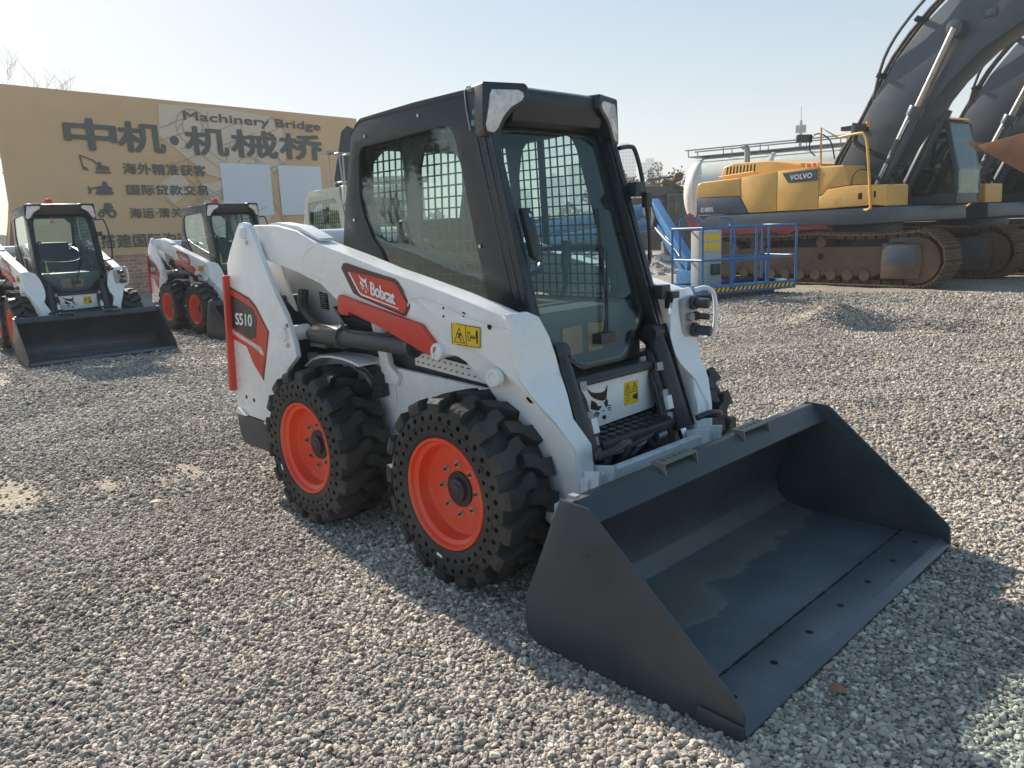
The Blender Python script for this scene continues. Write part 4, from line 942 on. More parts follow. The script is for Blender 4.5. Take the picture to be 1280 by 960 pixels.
    wn = [(0.55,2.05),(0.55,2.9),(0.65,3.06),(1.12,3.10),(1.12,1.95)]; wn2 = [(1.20,1.70),(1.20,3.10),(1.72,3.10),(1.82,3.02),(2.04,2.2),(2.06,1.75)]
    for y in (cy0, cy1-0.05): po.prism(out, y, y+0.05, holes=[wn, wn2])
    po.bx(0.45,2.14,cy0+0.051,cy1-0.051,1.53,1.72); po.bx(0.60,1.80,cy0+0.051,cy1-0.051,3.15,3.20)
    cabo = po.build('cab', M['vgrey'], root, bevel=0.012)
    cd = MB(); cd.bx(0.5,1.15,cy0-0.004,cy0-0.001,1.56,1.95); cd.build('cab_panel', M['vgrey'], cabo)
    yr = MB(); yr.prism([(0.50,3.21),(0.60,3.27),(1.78,3.25),(1.90,3.18),(1.80,3.21)], cy0-0.02, cy1+0.02); yr.build('cab_roof_trim', M['vyellow'], cabo, bevel=0.01)
    gl = MB()
    for y in (cy0+0.02, cy1-0.025): gl.prism([(0.50,1.75),(0.50,2.9),(0.6,3.13),(1.75,3.14),(1.86,3.06),(2.10,2.2),(2.10,1.70)], y, y+0.006)
    gl.prism([(1.885,3.12),(2.135,2.2),(2.15,1.73),(2.145,1.73),(2.128,2.2),(1.878,3.12)], cy0+0.05, cy1-0.05)
    gl.build('cab_window', M['glassex'], cabo)
    si = MB(); si.prism([(0.75,1.73),(0.70,2.55),(0.85,2.6),(0.95,2.1),(1.35,2.05),(1.40,1.73)], cy0+0.25, cy1-0.25); si.build('seat', M['seat'], cabo, bevel=0.04)
    ws = MB(); ws.bx(1.25,1.75,cy0+0.03,cy0+0.05,1.78,2.25); ws.build('door_card', M['grey'], cabo)
    return root

# ------------------------------------------------------------------ billboard
CAMP = Vector((2.81263, -2.58978, 1.39313))
BP1 = Vector((-21.4, 1.98, 0)); BP2 = Vector((-22.4, 13.5, 0)); BU = (BP2-BP1).normalized(); BN = Vector((BU.y, -BU.x, 0))  # BN faces the yard
def BPt(u, v, d=0.0): p = BP1 + BU*u + BN*d; return (p.x, p.y, v)
def quad_strip(mb, pts, w, d):
    for (u0, v0), (u1, v1) in zip(pts, pts[1:]):
        dx, dy = u1-u0, v1-v0; L_ = sqrt(dx*dx+dy*dy) or 1; nx, ny = -dy/L_*w/2, dx/L_*w/2
        mb.add([BPt(u0+nx,v0+ny,d),BPt(u1+nx,v1+ny,d),BPt(u1-nx,v1-ny,d),BPt(u0-nx,v0-ny,d)],[(0,1,2,3)])
def poly_at(mb, pts, d):
    tri = tessellate_polygon([[Vector((a, b, 0)) for a, b in pts]])
    mb.add([BPt(a, b, d) for a, b in pts], [tuple(t) for t in tri])
def disc_at(mb, c, r, d, n=18, r2=0):
    if r2: mb.add([BPt(c[0]+q*cos(2*pi*i/n), c[1]+q*sin(2*pi*i/n), d) for i in range(n) for q in (r, r2)], [(2*i, 2*i+1, (2*i+3) % (2*n), (2*i+2) % (2*n)) for i in range(n)])
    else: poly_at(mb, [(c[0]+r*cos(2*pi*i/n), c[1]+r*sin(2*pi*i/n)) for i in range(n)], d)

def make_billboard():
    root = empty('billboard', BPt(6.6, 0.0), 0.0, 'tan billboard with large dark Chinese title and two blank white panels above brick wall', 'billboard')
    inv = Matrix.Translation(-Vector(BPt(6.6, 0.0)))
    def B(mb, name, m, par=root): 
        mb.fn(lambda v: inv @ v); return mb.build(name, m, par)
    M['ban'] = mat('banner_tan', (0.76, 0.49, 0.27), 0.55, var=0.08, vscale=0.5, bump=0.15, bscale=1.5)
    M['ban2'] = mat('banner_pale_print', (0.78, 0.62, 0.48), 0.6); M['banline'] = mat('banner_line_print', (0.54, 0.37, 0.23), 0.6)
    M['bantext'] = mat('banner_dark_print', (0.13, 0.13, 0.115), 0.6); M['banpanel'] = mat('banner_white_panel', (0.82, 0.82, 0.85), 0.6)
    U0, U1, V0, V1 = 0.72, 12.55, 1.12, 5.64
    # wavy vinyl sheet with thickness
    mb = MB(); nu, nv = 60, 24; vs = []
    for i in range(nu+1):
        for j in range(nv+1):
            u = U0+(U1-U0)*i/nu; v = V0+(V1-V0)*j/nv
            vs.append(BPt(u, v, 0.008*sin(u*2.3+v*0.8)+0.006*sin(v*3.1-u)))
    for i in range(nu+1):
        for j in range(nv+1):
            u = U0+(U1-U0)*i/nu; v = V0+(V1-V0)*j/nv; vs.append(BPt(u, v, -0.03))
    n = (nu+1)*(nv+1); fs = []
    for i in range(nu):
        for j in range(nv):
            a = i*(nv+1)+j; fs.append((a, a+1, a+nv+2, a+nv+1)); fs.append((a+n, a+n+nv+1, a+n+nv+2, a+n+1))
    for i in range(nu):
        for j in (0, nv): a = i*(nv+1)+j; fs.append((a, a+nv+1, a+n+nv+1, a+n))
    for j in range(nv):
        for i in (0, nu): a = i*(nv+1)+j; fs.append((a, a+n, a+n+1, a+1))
    mb.add(vs, fs); B(mb, 'banner_sheet', M['ban'])
    p = MB()
    for k in range(6):
        u = 1.0+k*2.25; q = [BPt(u,1.16,-0.10), BPt(u,5.62,-0.10)]; p.cyl(q[0], q[1], 0.04, n=8)
        p.cyl(BPt(u,3.8,-0.14), BPt(u,0.0,-2.4), 0.03, n=8)
    for v in (1.2, 3.4, 5.6): p.cyl(BPt(U0,v,-0.07), BPt(U1,v,-0.07), 0.03, n=8)
    B(p, 'steel_frame', M['galv'])
    # faint machine line drawing
    f = MB(); D = 0.018
    for poly in ([(5.1,5.5),(7.1,5.55),(8.8,5.45),(9.5,4.9),(9.3,4.0),(8.1,3.1),(6.4,3.5),(5.0,4.6)],[(6.2,3.2),(6.9,3.3),(6.7,2.6),(6.2,2.4)],[(7.0,2.9),(8.6,2.3),(8.2,1.3),(6.6,1.25),(5.9,1.9)],[(4.7,3.1),(5.5,3.6),(5.9,3.0),(5.2,2.6)]):
        poly_at(f, poly, D)
    B(f, 'pale_machine_print', M['ban2'])
    g = MB(); D = 0.021; random.seed(2)
    for c, r in (((6.1,4.9),0.55),((6.1,4.9),0.35),((7.9,3.6),0.5),((7.9,3.6),0.3),((9.0,5.0),0.4),((7.5,2.0),0.45)): disc_at(g, c, r, D, 24, r-0.04)
    for k in range(46):
        u = random.uniform(4.8, 9.2); v = random.uniform(1.4, 5.2); a = random.choice((0.35, 0.35, -1.1, 1.2, -0.6)); L_ = random.uniform(0.4, 1.7)
        quad_strip(g, [(u, v), (min(9.4,u+L_*cos(a)), max(1.3,min(5.4,v+L_*sin(a))))], 0.03, D+0.0002*k)
    B(g, 'machine_line_print', M['banline'])
    # text
    D = 0.034; t = MB(); pl = lambda u, v, e=0: BPt(u, v, D+e)
    for ch, (a, b_) in zip('中机机械桥', ((2.36,3.72),(3.80,5.14),(5.82,7.22),(7.36,9.04),(9.16,10.86))):
        text_fit(t, ch, a, b_, 4.09, 4.91, pl, bold=0.045, eps=0.0008)
    disc_at(t, (5.46,4.47), 0.14, D); B(t, 'title_lettering', M['bantext'])
    t = MB(); text_fit(t, 'Machinery Bridge', 5.84, 10.88, 5.03, 5.36, pl, bold=0.035, eps=0.0008); B(t, 'english_lettering', M['bantext'])
    for name, s, u0, u1, v0, v1 in (('slogan_lettering','海外精准获客',3.80,6.36,3.44,3.76),('slogan_lettering','国际贷款交易',3.84,6.36,2.85,3.15),('slogan_lettering','海运·清关',3.83,5.42,2.18,2.47),('slogan_lettering','搭建国际沟通桥梁',2.90,6.50,1.34,1.72)):
        t = MB(); text_fit(t, s, u0, u1, v0, v1, pl, bold=0.028, space=1.05, eps=0.0008); B(t, name, M['bantext'])
    # pictograms
    e = MB(); quad_strip(e, [(2.72,3.52),(2.66,3.92),(3.0,3.80),(3.14,3.66)], 0.04, D); poly_at(e, [(2.70,3.60),(2.78,3.52),(2.86,3.50),(2.78,3.62)], D+0.001)
    poly_at(e, [(3.05,3.52),(3.42,3.52),(3.42,3.60),(3.34,3.66),(3.22,3.66),(3.20,3.76),(3.12,3.76),(3.10,3.62),(3.05,3.60)], D+0.002); poly_at(e, [(3.02,3.46),(3.05,3.44),(3.44,3.44),(3.46,3.49),(3.02,3.50)], D)
    B(e, 'digger_pictogram', M['bantext'])
    e = MB(); poly_at(e, [(2.76,3.10),(2.86,3.00),(2.98,3.03),(3.0,2.95),(3.42,2.95),(3.42,3.05),(3.32,3.10),(3.28,3.22),(3.18,3.22),(3.16,3.10),(3.05,3.08),(2.86,3.04),(2.80,2.86),(2.76,2.86)], D); poly_at(e, [(2.98,2.85),(3.42,2.85),(3.46,2.90),(3.42,2.94),(2.98,2.94),(2.94,2.90)], D)
    B(e, 'bulldozer_pictogram', M['bantext'])
    e = MB(); disc_at(e, (3.32,2.32), 0.13, D, 18, 0.06); disc_at(e, (3.02,2.30), 0.09, D, 18, 0.04); poly_at(e, [(2.95,2.42),(3.12,2.46),(3.14,2.62),(3.32,2.62),(3.38,2.48),(3.2,2.40),(3.15,2.30),(3.05,2.40)], D+0.001); B(e, 'tractor_pictogram', M['bantext'])
    for a, b_ in ((6.87,8.68),(8.99,10.74)):
        e = MB(); poly_at(e, [(a,2.20),(b_,2.20),(b_,3.86),(a,3.86)], D-0.004); B(e, 'white_panel', M['banpanel'])
    return root

def brick_mat():
    m, nt, b = new_mat('red_brick'); N = nt.nodes; L = nt.links
    tc = N.new('ShaderNodeTexCoord'); br = N.new('ShaderNodeTexBrick')
    br.inputs['Color1'].default_value = (0.50,0.21,0.12,1); br.inputs['Color2'].default_value = (0.66,0.38,0.24,1); br.inputs['Mortar'].default_value = (0.60,0.52,0.44,1)
    br.inputs['Scale'].default_value = 1.0; br.inputs['Brick Width'].default_value = 0.26; br.inputs['Row Height'].default_value = 0.10; br.inputs['Mortar Size'].default_value = 0.012; br.inputs['Bias'].default_value = -0.1
    sx = N.new('ShaderNodeSeparateXYZ'); cx = N.new('ShaderNodeCombineXYZ')
    L.new(tc.outputs['Object'], sx.inputs[0]); L.new(sx.outputs[0], cx.inputs[0]); L.new(sx.outputs[2], cx.inputs[1]); L.new(cx.outputs[0], br.inputs[0])
    n = N.new('ShaderNodeTexNoise'); n.inputs['Scale'].default_value = 2.5; n.inputs['Detail'].default_value = 8; L.new(tc.outputs['Object'], n.inputs[0])
    mx = N.new('ShaderNodeMix'); mx.data_type = 'RGBA'; mx.blend_type = 'OVERLAY'; mx.inputs[0].default_value = 0.7; L.new(br.outputs[0], mx.inputs[6]); L.new(n.outputs['Fac'], mx.inputs[7])
    L.new(mx.outputs[2], b.inputs['Base Color']); b.inputs['Roughness'].default_value = 0.9
    bp = N.new('ShaderNodeBump'); bp.inputs['Distance'].default_value = 0.01; L.new(br.outputs['Fac'], bp.inputs['Height']); bp.invert = True; L.new(bp.outputs[0], b.inputs['Normal'])
    return m

def make_wall():
    m = brick_mat(); mb = MB(); random.seed(9)
    u0, u1 = -4.0, 16.0; segs = 40; top = []
    for i in range(segs+1): top.append((u0+(u1-u0)*i/segs, 1.22+random.uniform(-0.03,0.03)))
    prof = [(u0,-0.1)] + top + [(u1,-0.1)]
    mb.prism(prof, -0.12, 0.12)
    o = mb.build('brick_wall', m); o.location = BPt(0, 0, -0.18); o.rotation_euler = (0,0,atan2(BU.y, BU.x)); return tag(o, 'low rough red brick wall running along under the tan billboard', 'wall')

# ------------------------------------------------------------------ boom lift
def make_boomlift():
    C1 = Vector((-4.49, 9.16, 0)); ang = atan2(0.925, 0.367)
    root = empty('boom_lift', C1, ang)   # x along the long front of the basket, y away from the camera
    L_, W_, zb, zt = 2.05, 0.90, 0.16, 1.27
    fl = MB(); fl.bx(0,L_,0,W_,zb,zb+0.05); fl.bx(0.0,L_,-0.012,0.0,zb-0.03,zb+0.12); fl.bx(-0.012,0.0,0,W_,zb-0.03,zb+0.12); fl.bx(L_,L_+0.012,0,W_,zb,zb+0.12); fl.bx(0,L_,W_,W_+0.012,zb,zb+0.12)
    bo = fl.build('basket_floor', M['blue'], root, bevel=0.004)
    fu = MB(); fu.bx(0.3,L_-0.3,0.2,W_-0.1,0.02,zb-0.04); fu.build('basket_support', M['dgrey'], root)
    hzm = MB()
    k = 0; x = 0.10
    while x < L_-0.12:
        hzm.prism([(x,zb+0.01),(x+0.05,zb+0.01),(x+0.09,zb+0.075),(x+0.04,zb+0.075)], -0.0145, -0.0125); x += 0.095
    hb = MB(); hb.bx(0.08,L_-0.05,-0.0124,-0.0121,zb+0.005,zb+0.08); hb.build('hazard_band', M['decalblack'], bo); hzm.build('hazard_stripe', M['yellow'], bo)
    r = MB(); R_ = 0.021
    def fr(pts): r.tube(pts, R_, 8)
    for x in (0.0, 0.60, 1.15, 1.42, L_-0.0): fr([(x,0,zb+0.1),(x,0,zt)])
    for x in (0.0, 0.7, 1.4, L_): fr([(x,W_,zb+0.1),(x,W_,zt)])
    for z in (zt, 0.72): fr([(0,0,z),(L_,0,z),(L_,W_,z),(0,W_,z),(0,0,z)])
    r.tube(smoothpts([(0.62,-0.02,0.2),(0.62,-0.02,0.60),(0.68,-0.02,0.68),(1.30,-0.02,0.70),(1.36,-0.02,0.62),(1.36,-0.02,0.2)],3),R_,8)
    r.tube(smoothpts([(0.10,W_-0.1,0.75),(0.10,W_-0.1,1.36),(0.18,W_-0.1,1.43),(0.45,W_-0.1,1.43),(0.52,W_-0.1,1.36),(0.52,W_-0.1,1.2)],3),R_,8)
    r.tube(smoothpts([(0.95,W_-0.1,1.43),(1.15,W_-0.1,1.43),(1.22,W_-0.1,1.36),(1.20,W_-0.1,1.28),(1.1,W_-0.1,1.26)],3),R_,8)
    r.build('basket_rail', M['blue'], root, smooth=True)
    cb = MB(); cb.bx(0.36,0.86,W_-0.30,W_-0.06,0.22,1.22); cbo = cb.build('control_box', M['grey'], root, bevel=0.01)
    yl = MB()
    for i, (a, b_) in enumerate(((0.40,0.54),(0.56,0.82))):
        for z0, z1 in ((1.04,1.16),(0.86,1.0)): yl.bx(a,b_,W_-0.306,W_-0.302,z0,z1)
    each(yl, 'yellow_notice', M['yellow'], cbo); 
    bx_ = MB(); bx_.bx(0.62,0.80,W_-0.36,W_-0.306,0.42,0.62); bx_.build('socket_box', M['blackpl'], cbo, bevel=0.005)
    # boom arms: two parallel beams rising back-left to the knuckle
    inv = (Matrix.Translation(C1) @ Matrix.Rotation(ang,4,'Z')).inverted()
    A = inv @ Vector((-5.55,10.45,0.42)); K = inv @ Vector((-7.75,12.35,1.72)); Bk = inv @ Vector((-14.2,14.2,1.25))
    j = MB(); d = (K-A).normalized(); up = Vector((0,0,1)); sd = d.cross(up).normalized(); nn = sd.cross(d)
    def beam(mb, P, Q, w, h, off=Vector((0,0,0))):
        d = (Q-P).normalized(); s = d.cross(Vector((0,0,1))).normalized(); n_ = s.cross(d)
        vs = [p + off + s*a*w/2 + n_*b*h/2 for p in (P, Q) for a, b in ((-1,-1),(1,-1),(1,1),(-1,1))]
        mb.add(vs, [(0,1,2,3),(7,6,5,4),(0,4,5,1),(1,5,6,2),(2,6,7,3),(3,7,4,0)])
    beam(j, A, K, 0.18, 0.20, nn*0.14); beam(j, A, K+d*-0.1, 0.12, 0.14, nn*-0.16); beam(j, A+Vector((0.0,-0.35,-0.1)), A+Vector((0,0.35,-0.1)), 0.2, 0.3)
    j.build('jib', M['blue'], root, bevel=0.012)
    kb = MB(); kb.cyl(K-sd*0.22, K+sd*0.22, 0.16, n=20); beam(kb, K+Vector((0,0,0.05)), K-d*0.5+Vector((0,0,-0.12)), 0.26, 0.34); kb.build('knuckle', M['dgrey'], root, bevel=0.01)
    bm_ = MB(); beam(bm_, K+Vector((0,0,-0.02)), Bk, 0.28, 0.30); beam(bm_, K+Vector((0,0,-0.36)), Bk+Vector((0,0,-0.38)), 0.26, 0.24); bm_.build('main_boom', M['blue'], root, bevel=0.012)
    ch = MB(); c0 = inv @ Vector((-14.8,14.8,0)); ch.box(c0+Vector((0,0,0.95)), (3.2,2.0,0.9)); ch.box(c0+Vector((0,0,0.5)), (3.6,1.6,0.35)); ch.build('chassis', M['blue'], root, bevel=0.08, seg=3)
    wh = MB()
    for sx in (-1.2, 1.2):
        for sy in (-1.0, 1.0): p = c0+Vector((sx,sy,0.42)); wh.cyl(p-Vector((0,0.16,0)), p+Vector((0,0.16,0)), 0.42, n=24)
    each(wh, 'wheel', M['rubber'], root, bevel=0.03, per=1)
    hs = MB(); random.seed(4)
    for k in range(5):
        o = Vector((random.uniform(-0.1,0.1), random.uniform(-0.1,0.1), 0)); hs.tube(smoothpts([K+o+Vector((0,0,0.1)), K+o-d*0.4+Vector((0,0,-0.25)), A+d*0.9+o+nn*0.05, A+d*0.25+o, A+o+Vector((0.3,0.1,-0.15))]), 0.018, 6)
    each(hs, 'hose', M['blackpl'], root, smooth=True, per=1)
    return tag(root, 'blue boom lift with railed basket resting on the gravel before the first excavator', 'boom lift')

# ------------------------------------------------------------------ tanker
def make_tanker():
    root = empty('tank_trailer', (-11.65, 19.9, 0), radians(10), 'white tank trailer with red base and roof walkway behind the yellow excavator', 'tanker')
    t = MB(); prof = []
    for k in range(9): a = pi/2*k/8; prof.append((0.55-0.55*cos(a)*1.0, 1.12*sin(a)**0.7 if k else 0.0))
    prof[0] = (0.0, 0.0)
    prof += [(9.6,1.12)]
    for k in range(1,9): a = pi/2*k/8; prof.append((9.6+0.5*sin(a), 1.12*cos(a)**0.7 if k < 8 else 0.0))
    t.lathe(prof, (0,0,2.25), ax='x', n=48); t.build('tank', M['tank'], root, smooth=True, angle=40)
    rg = MB()
    for x in (0.55, 2.8, 5.1, 7.4, 9.6): rg.lathe([(-0.03,1.125),(-0.03,1.15),(0.03,1.15),(0.03,1.125)], (x,0,2.25), ax='x', n=48)
    each(rg, 'tank_ring', M['tank'], root, smooth=True, angle=40, per=1)
    w = MB(); w.bx(0.1,9.4,-0.35,0.35,3.40,3.43)
    wo = w.build('walkway', M['galv'], root)
    r = MB()
    for y in (-0.38, 0.38):
        r.tube([(0.0,y,3.62),(9.5,y,3.62)],0.022,6); 
        for k in range(9): r.tube([(0.1+k*1.15,y,3.40),(0.1+k*1.15,y,3.62)],0.018,6)
    r.build('handrail', M['galv'], wo)
    b = MB(); b.prism([(0.15,1.55),(0.4,1.05),(0.9,0.75),(9.4,0.75),(9.4,1.1),(1.4,1.15),(0.75,1.42),(0.5,1.75)], -0.9, 0.9); b.build('red_base', M['dred'], root, bevel=0.03)
    wh = MB()
    for x in (1.6, 2.9, 4.2):
        for y in (-1.0, 1.0): wh.cyl((x,y-0.15,0.5),(x,y+0.15,0.5),0.5,n=24)
    each(wh, 'wheel', M['rubber'], root, bevel=0.03, per=1)
    return root
# ------------------------------------------------------------------ compact excavator, cars, crusher, rubble
def make_compact_excavator():
    root = empty('compact_excavator', (-8.35, 5.75, 0), radians(216), 'compact excavator with orange body and raised dark boom behind the cab of the foreground loader', 'excavator')
    t = MB()
    for s in (-1, 1):
        pr = []
        for k in range(9): a = -pi/2+pi*k/8; pr.append((0.75+0.25*cos(a), 0.26+0.25*sin(a)))
        for k in range(9): a = pi/2+pi*k/8; pr.append((-0.75+0.25*cos(a), 0.26+0.25*sin(a)))
        t.prism(pr, s*0.50, s*0.80)
    each(t, 'track', M['rubber'], root, bevel=0.02)
    b = MB(); b.prism([(-0.95,0.62),(-1.0,1.15),(-0.85,1.35),(-0.1,1.35),(0.0,0.95),(0.75,0.90),(0.8,0.62)], -0.68, 0.68); b.cyl((0,0,0.4),(0,0,0.62),0.4,n=24); b.build('body', M['orange'], root, bevel=0.05)
    c = MB()
    for x, y in ((-0.35,0.62),(-0.35,-0.10),(0.55,0.62),(0.55,-0.10)): c.bx(x-0.03,x+0.03,y-0.03,y+0.03,0.95,2.25)
    c.bx(-0.45,0.65,-0.18,0.70,2.25,2.33); c.build('cab', M['cream'], root, bevel=0.02)
    g = MB(); g.bx(-0.34,0.54,0.60,0.61,1.0,2.24); g.bx(-0.34,0.54,-0.11,-0.10,1.0,2.24); each(g, 'cab_window', M['glassdk'], root)
    bo = MB(); bo.prism([(0.70,0.75),(0.95,1.6),(1.02,2.4),(0.85,3.22),(0.98,3.30),(1.10,3.2),(1.30,2.4),(1.22,1.5),(0.95,0.75)], -0.42, -0.24); bo.build('boom', M['dgrey'], root, bevel=0.02)
    return root

def make_car(loc, rz, m, label):
    root = empty('parked_car', loc, rz, label, 'car', 'cars parked beyond the excavators')
    b = MB(); b.prism([(-2.15,0.35),(-2.2,0.80),(-2.05,0.95),(-1.1,1.0),(1.0,0.98),(1.95,0.85),(2.15,0.65),(2.15,0.35)], -0.85, 0.85); b.build('body', m, root, bevel=0.08, seg=3)
    r = MB(); r.prism([(-1.75,0.98),(-1.25,1.38),(0.25,1.40),(0.95,0.97)], -0.70, 0.70); r.build('greenhouse', M['glassdk2'], root, bevel=0.05)
    t = MB(); t.prism([(-1.30,1.37),(-1.2,1.43),(0.22,1.44),(0.32,1.38)], -0.68, 0.68); t.build('roof', m, root, bevel=0.03)
    for x in (-1.35, 1.35):
        for y in (-0.80, 0.80):
            w = MB(); w.cyl((x,y-0.1,0.32),(x,y+0.1,0.32),0.32,n=20); w.build('wheel', M['rubber'], root, bevel=0.02)
    return root

def make_crusher():
    root = empty('mobile_crusher', (-14.9, 23.4, 0), radians(45), 'dark rusty screening machine with hopper and slanted conveyor beyond the rubble heap', 'crusher')
    h = MB(); vs = [(-1.9,-0.9,2.35),(1.1,-0.9,2.35),(1.1,0.9,2.35),(-1.9,0.9,2.35),(-0.7,-0.4,1.3),(0.6,-0.4,1.3),(0.6,0.4,1.3),(-0.7,0.4,1.3)]
    h.add(vs, [(0,1,5,4),(1,2,6,5),(2,3,7,6),(3,0,4,7),(4,5,6,7),(0,3,2,1)]); h.build('hopper', M['dgrey'], root, bevel=0.03)
    c = MB(); c.box((1.0,-0.5,2.25),(3.0,0.6,0.18),Matrix.Rotation(0.50,3,'Y')); c.cyl((0.25,-0.85,3.05),(0.25,-0.2,3.05),0.17,n=16); c.build('conveyor', M['rust'], root, bevel=0.02)
    f = MB(); f.bx(-2.2,2.4,-0.7,0.7,0.7,1.25); f.bx(-1.0,0.3,-0.8,0.8,2.36,2.75); f.tube([(-1.3,-0.6,2.4),(-0.9,-0.6,3.0),(0.2,-0.6,3.1)],0.04,6)
    for x in (-1.8, 0, 1.9): f.bx(x-0.1,x+0.1,-0.6,0.6,0,0.7)
    f.build('frame', M['dgrey'], root, bevel=0.02)
    return root

def make_container(loc, rz, size, m, name, label, cat):
    mb = MB(); L_, W_, H_ = size; n = int(L_/0.28)
    pts = []
    for i in range(n):
        x = -L_/2 + L_*i/n
        pts += [(x, -W_/2), (x+L_/n*0.35, -W_/2), (x+L_/n*0.5, -W_/2+0.04), (x+L_/n*0.85, -W_/2+0.04)]
    pts += [(L_/2, -W_/2), (L_/2, W_/2), (-L_/2, W_/2)]
    mb.prism(pts, 0.12, H_-0.1, ax='z'); mb.bx(-L_/2-0.02,L_/2+0.02,-W_/2-0.03,W_/2+0.02,H_-0.099,H_); mb.bx(-L_/2-0.02,L_/2+0.02,-W_/2-0.03,W_/2+0.02,0,0.119)
    o = mb.build(name, m); o.location = loc; o.rotation_euler = (0,0,rz); return tag(o, label, cat)

def make_rubble():
    random.seed(31); mb = MB()
    for k in range(950):
        u = random.gauss(0, 2.6); v = random.gauss(0, 1.0)
        if abs(u) > 5.5 or abs(v) > 2.4: continue
        hgt = 0.62*math.exp(-(u/3.2)**2-(v/1.2)**2); z = random.uniform(0.0, 1)*hgt
        s = random.uniform(0.05, 0.17)
        R_ = Matrix.Rotation(random.uniform(0,6.3),3,'Z') @ Matrix.Rotation(random.uniform(0,6.3),3,'X')
        x = -11.6+u*0.70+v*-0.72; y = 15.4+u*0.72+v*0.70
        vs = [R_ @ Vector((a*s*random.uniform(0.5,1.1), b*s*random.uniform(0.4,0.9), c*s*random.uniform(0.4,0.8))) + Vector((x,y,z)) for a in (-1,1) for b in (-1,1) for c in (-1,1)]
        mb.add(vs, [(0,1,3,2),(4,6,7,5),(0,4,5,1),(2,3,7,6),(0,2,6,4),(1,5,7,3)])
    core = MB(); n = 24
    for i in range(n+1):
        for j in range(n+1):
            u = -6+12*i/n; v = -2.6+5.2*j/n
            core.v.append((-11.6+u*0.70+v*-0.72, 15.4+u*0.72+v*0.70, 0.55*math.exp(-(u/3.2)**2-(v/1.2)**2)-0.03))
    for i in range(n):
        for j in range(n): a = i*(n+1)+j; core.f.append((a,a+1,a+n+2,a+n+1)); core.m.append(0)
    mb.add(core.v, core.f)
    return tag(mb.build('rubble', mat('broken_concrete',(0.42,0.40,0.37),0.9,var=0.35,vscale=1.8,bump=0.4,bscale=8)), 'low heap of broken pale concrete blocks at the back of the yard', 'rubble', kind='stuff')

# ------------------------------------------------------------------ trees
M['bark'] = mat('grey_bark', (0.13,0.11,0.09), 0.9, var=0.2)
def leaf_mat(name, c1, c2):
    m, nt, b = new_mat(name); N = nt.nodes; L = nt.links
    tc = N.new('ShaderNodeTexCoord'); n = N.new('ShaderNodeTexNoise'); n.inputs['Scale'].default_value = 3.0; n.inputs['Detail'].default_value = 6
    L.new(tc.outputs['Object'], n.inputs[0]); r = N.new('ShaderNodeValToRGB'); r.color_ramp.elements[0].position = 0.38; r.color_ramp.elements[1].position = 0.62
    r.color_ramp.elements[0].color = (*c1,1); r.color_ramp.elements[1].color = (*c2,1); L.new(n.outputs['Fac'], r.inputs[0]); L.new(r.outputs[0], b.inputs['Base Color']); b.inputs['Roughness'].default_value = 0.6
    b.inputs['Subsurface Weight'].default_value = 0
    return m
M['leaf'] = leaf_mat('mixed_leaves', (0.055,0.075,0.03), (0.13,0.12,0.05)); M['leafb'] = leaf_mat('brownish_leaves', (0.10,0.075,0.045), (0.17,0.13,0.08)); M['far'] = leaf_mat('distant_foliage', (0.06,0.065,0.045), (0.11,0.10,0.075))
def make_tree(loc, h, seed, leaves=0, spread=0.55, leafsize=0.12, lm='leaf', depth=5, name='bare_tree', r0=None):
    rnd = random.Random(seed); root = empty(name, loc)
    trunk = MB(); crown = MB(); lf = MB()
    r0 = r0 or h*0.022
    def grow(p, d, L_, r, lev, mb):
        pts = [p]; q = p.copy(); dd = d.copy(); k = 3 if lev < depth-1 else 2
        for i in range(k):
            dd = (dd + Vector((rnd.gauss(0,.12), rnd.gauss(0,.12), rnd.gauss(0.03,.08)))).normalized(); q = q + dd*(L_/k); pts.append(q.copy())
        rad = [r*(1-0.45*i/k) for i in range(k+1)]
        mb.tube(pts, r, 5 if lev < 2 else 3, rad=rad)
        if lev >= depth:
            if leaves:
                for _ in range(leaves):
                    c = pts[-1] + Vector((rnd.gauss(0,.3), rnd.gauss(0,.3), rnd.gauss(0,.25)))*L_*1.3
                    a = Vector((rnd.gauss(0,1), rnd.gauss(0,1), rnd.gauss(0,1))).normalized()*leafsize; b = a.orthogonal().normalized()*leafsize*0.5
                    lf.add([c-a, c+b, c+a, c-b], [(0,1,2,3)])
            return
        nb = 3 if lev < 3 else 2 + (rnd.random() < 0.5)
        for i in range(nb):
            t = 0.45+0.55*(i+1)/nb; idx = min(k, max(1, int(round(t*k)))); base = pts[idx]
            ax = Vector((rnd.gauss(0,1), rnd.gauss(0,1), 0)).normalized()
            nd = (dd*(1-spread*0.6) + ax*spread*rnd.uniform(0.5,1.1) + Vector((0,0,0.12))).normalized()
            grow(base, nd, L_*rnd.uniform(0.60,0.80), max(0.006, rad[idx]*0.62), lev+1, crown)
    grow(Vector((0,0,-0.1)), Vector((0,0,1)), h*0.34, r0, 0, trunk)
    trunk.build('trunk', M['bark'], root, smooth=True); cr = crown.build('crown', M['bark'], root)
    if leaves: lf.build('foliage', M[lm], cr)
    return root

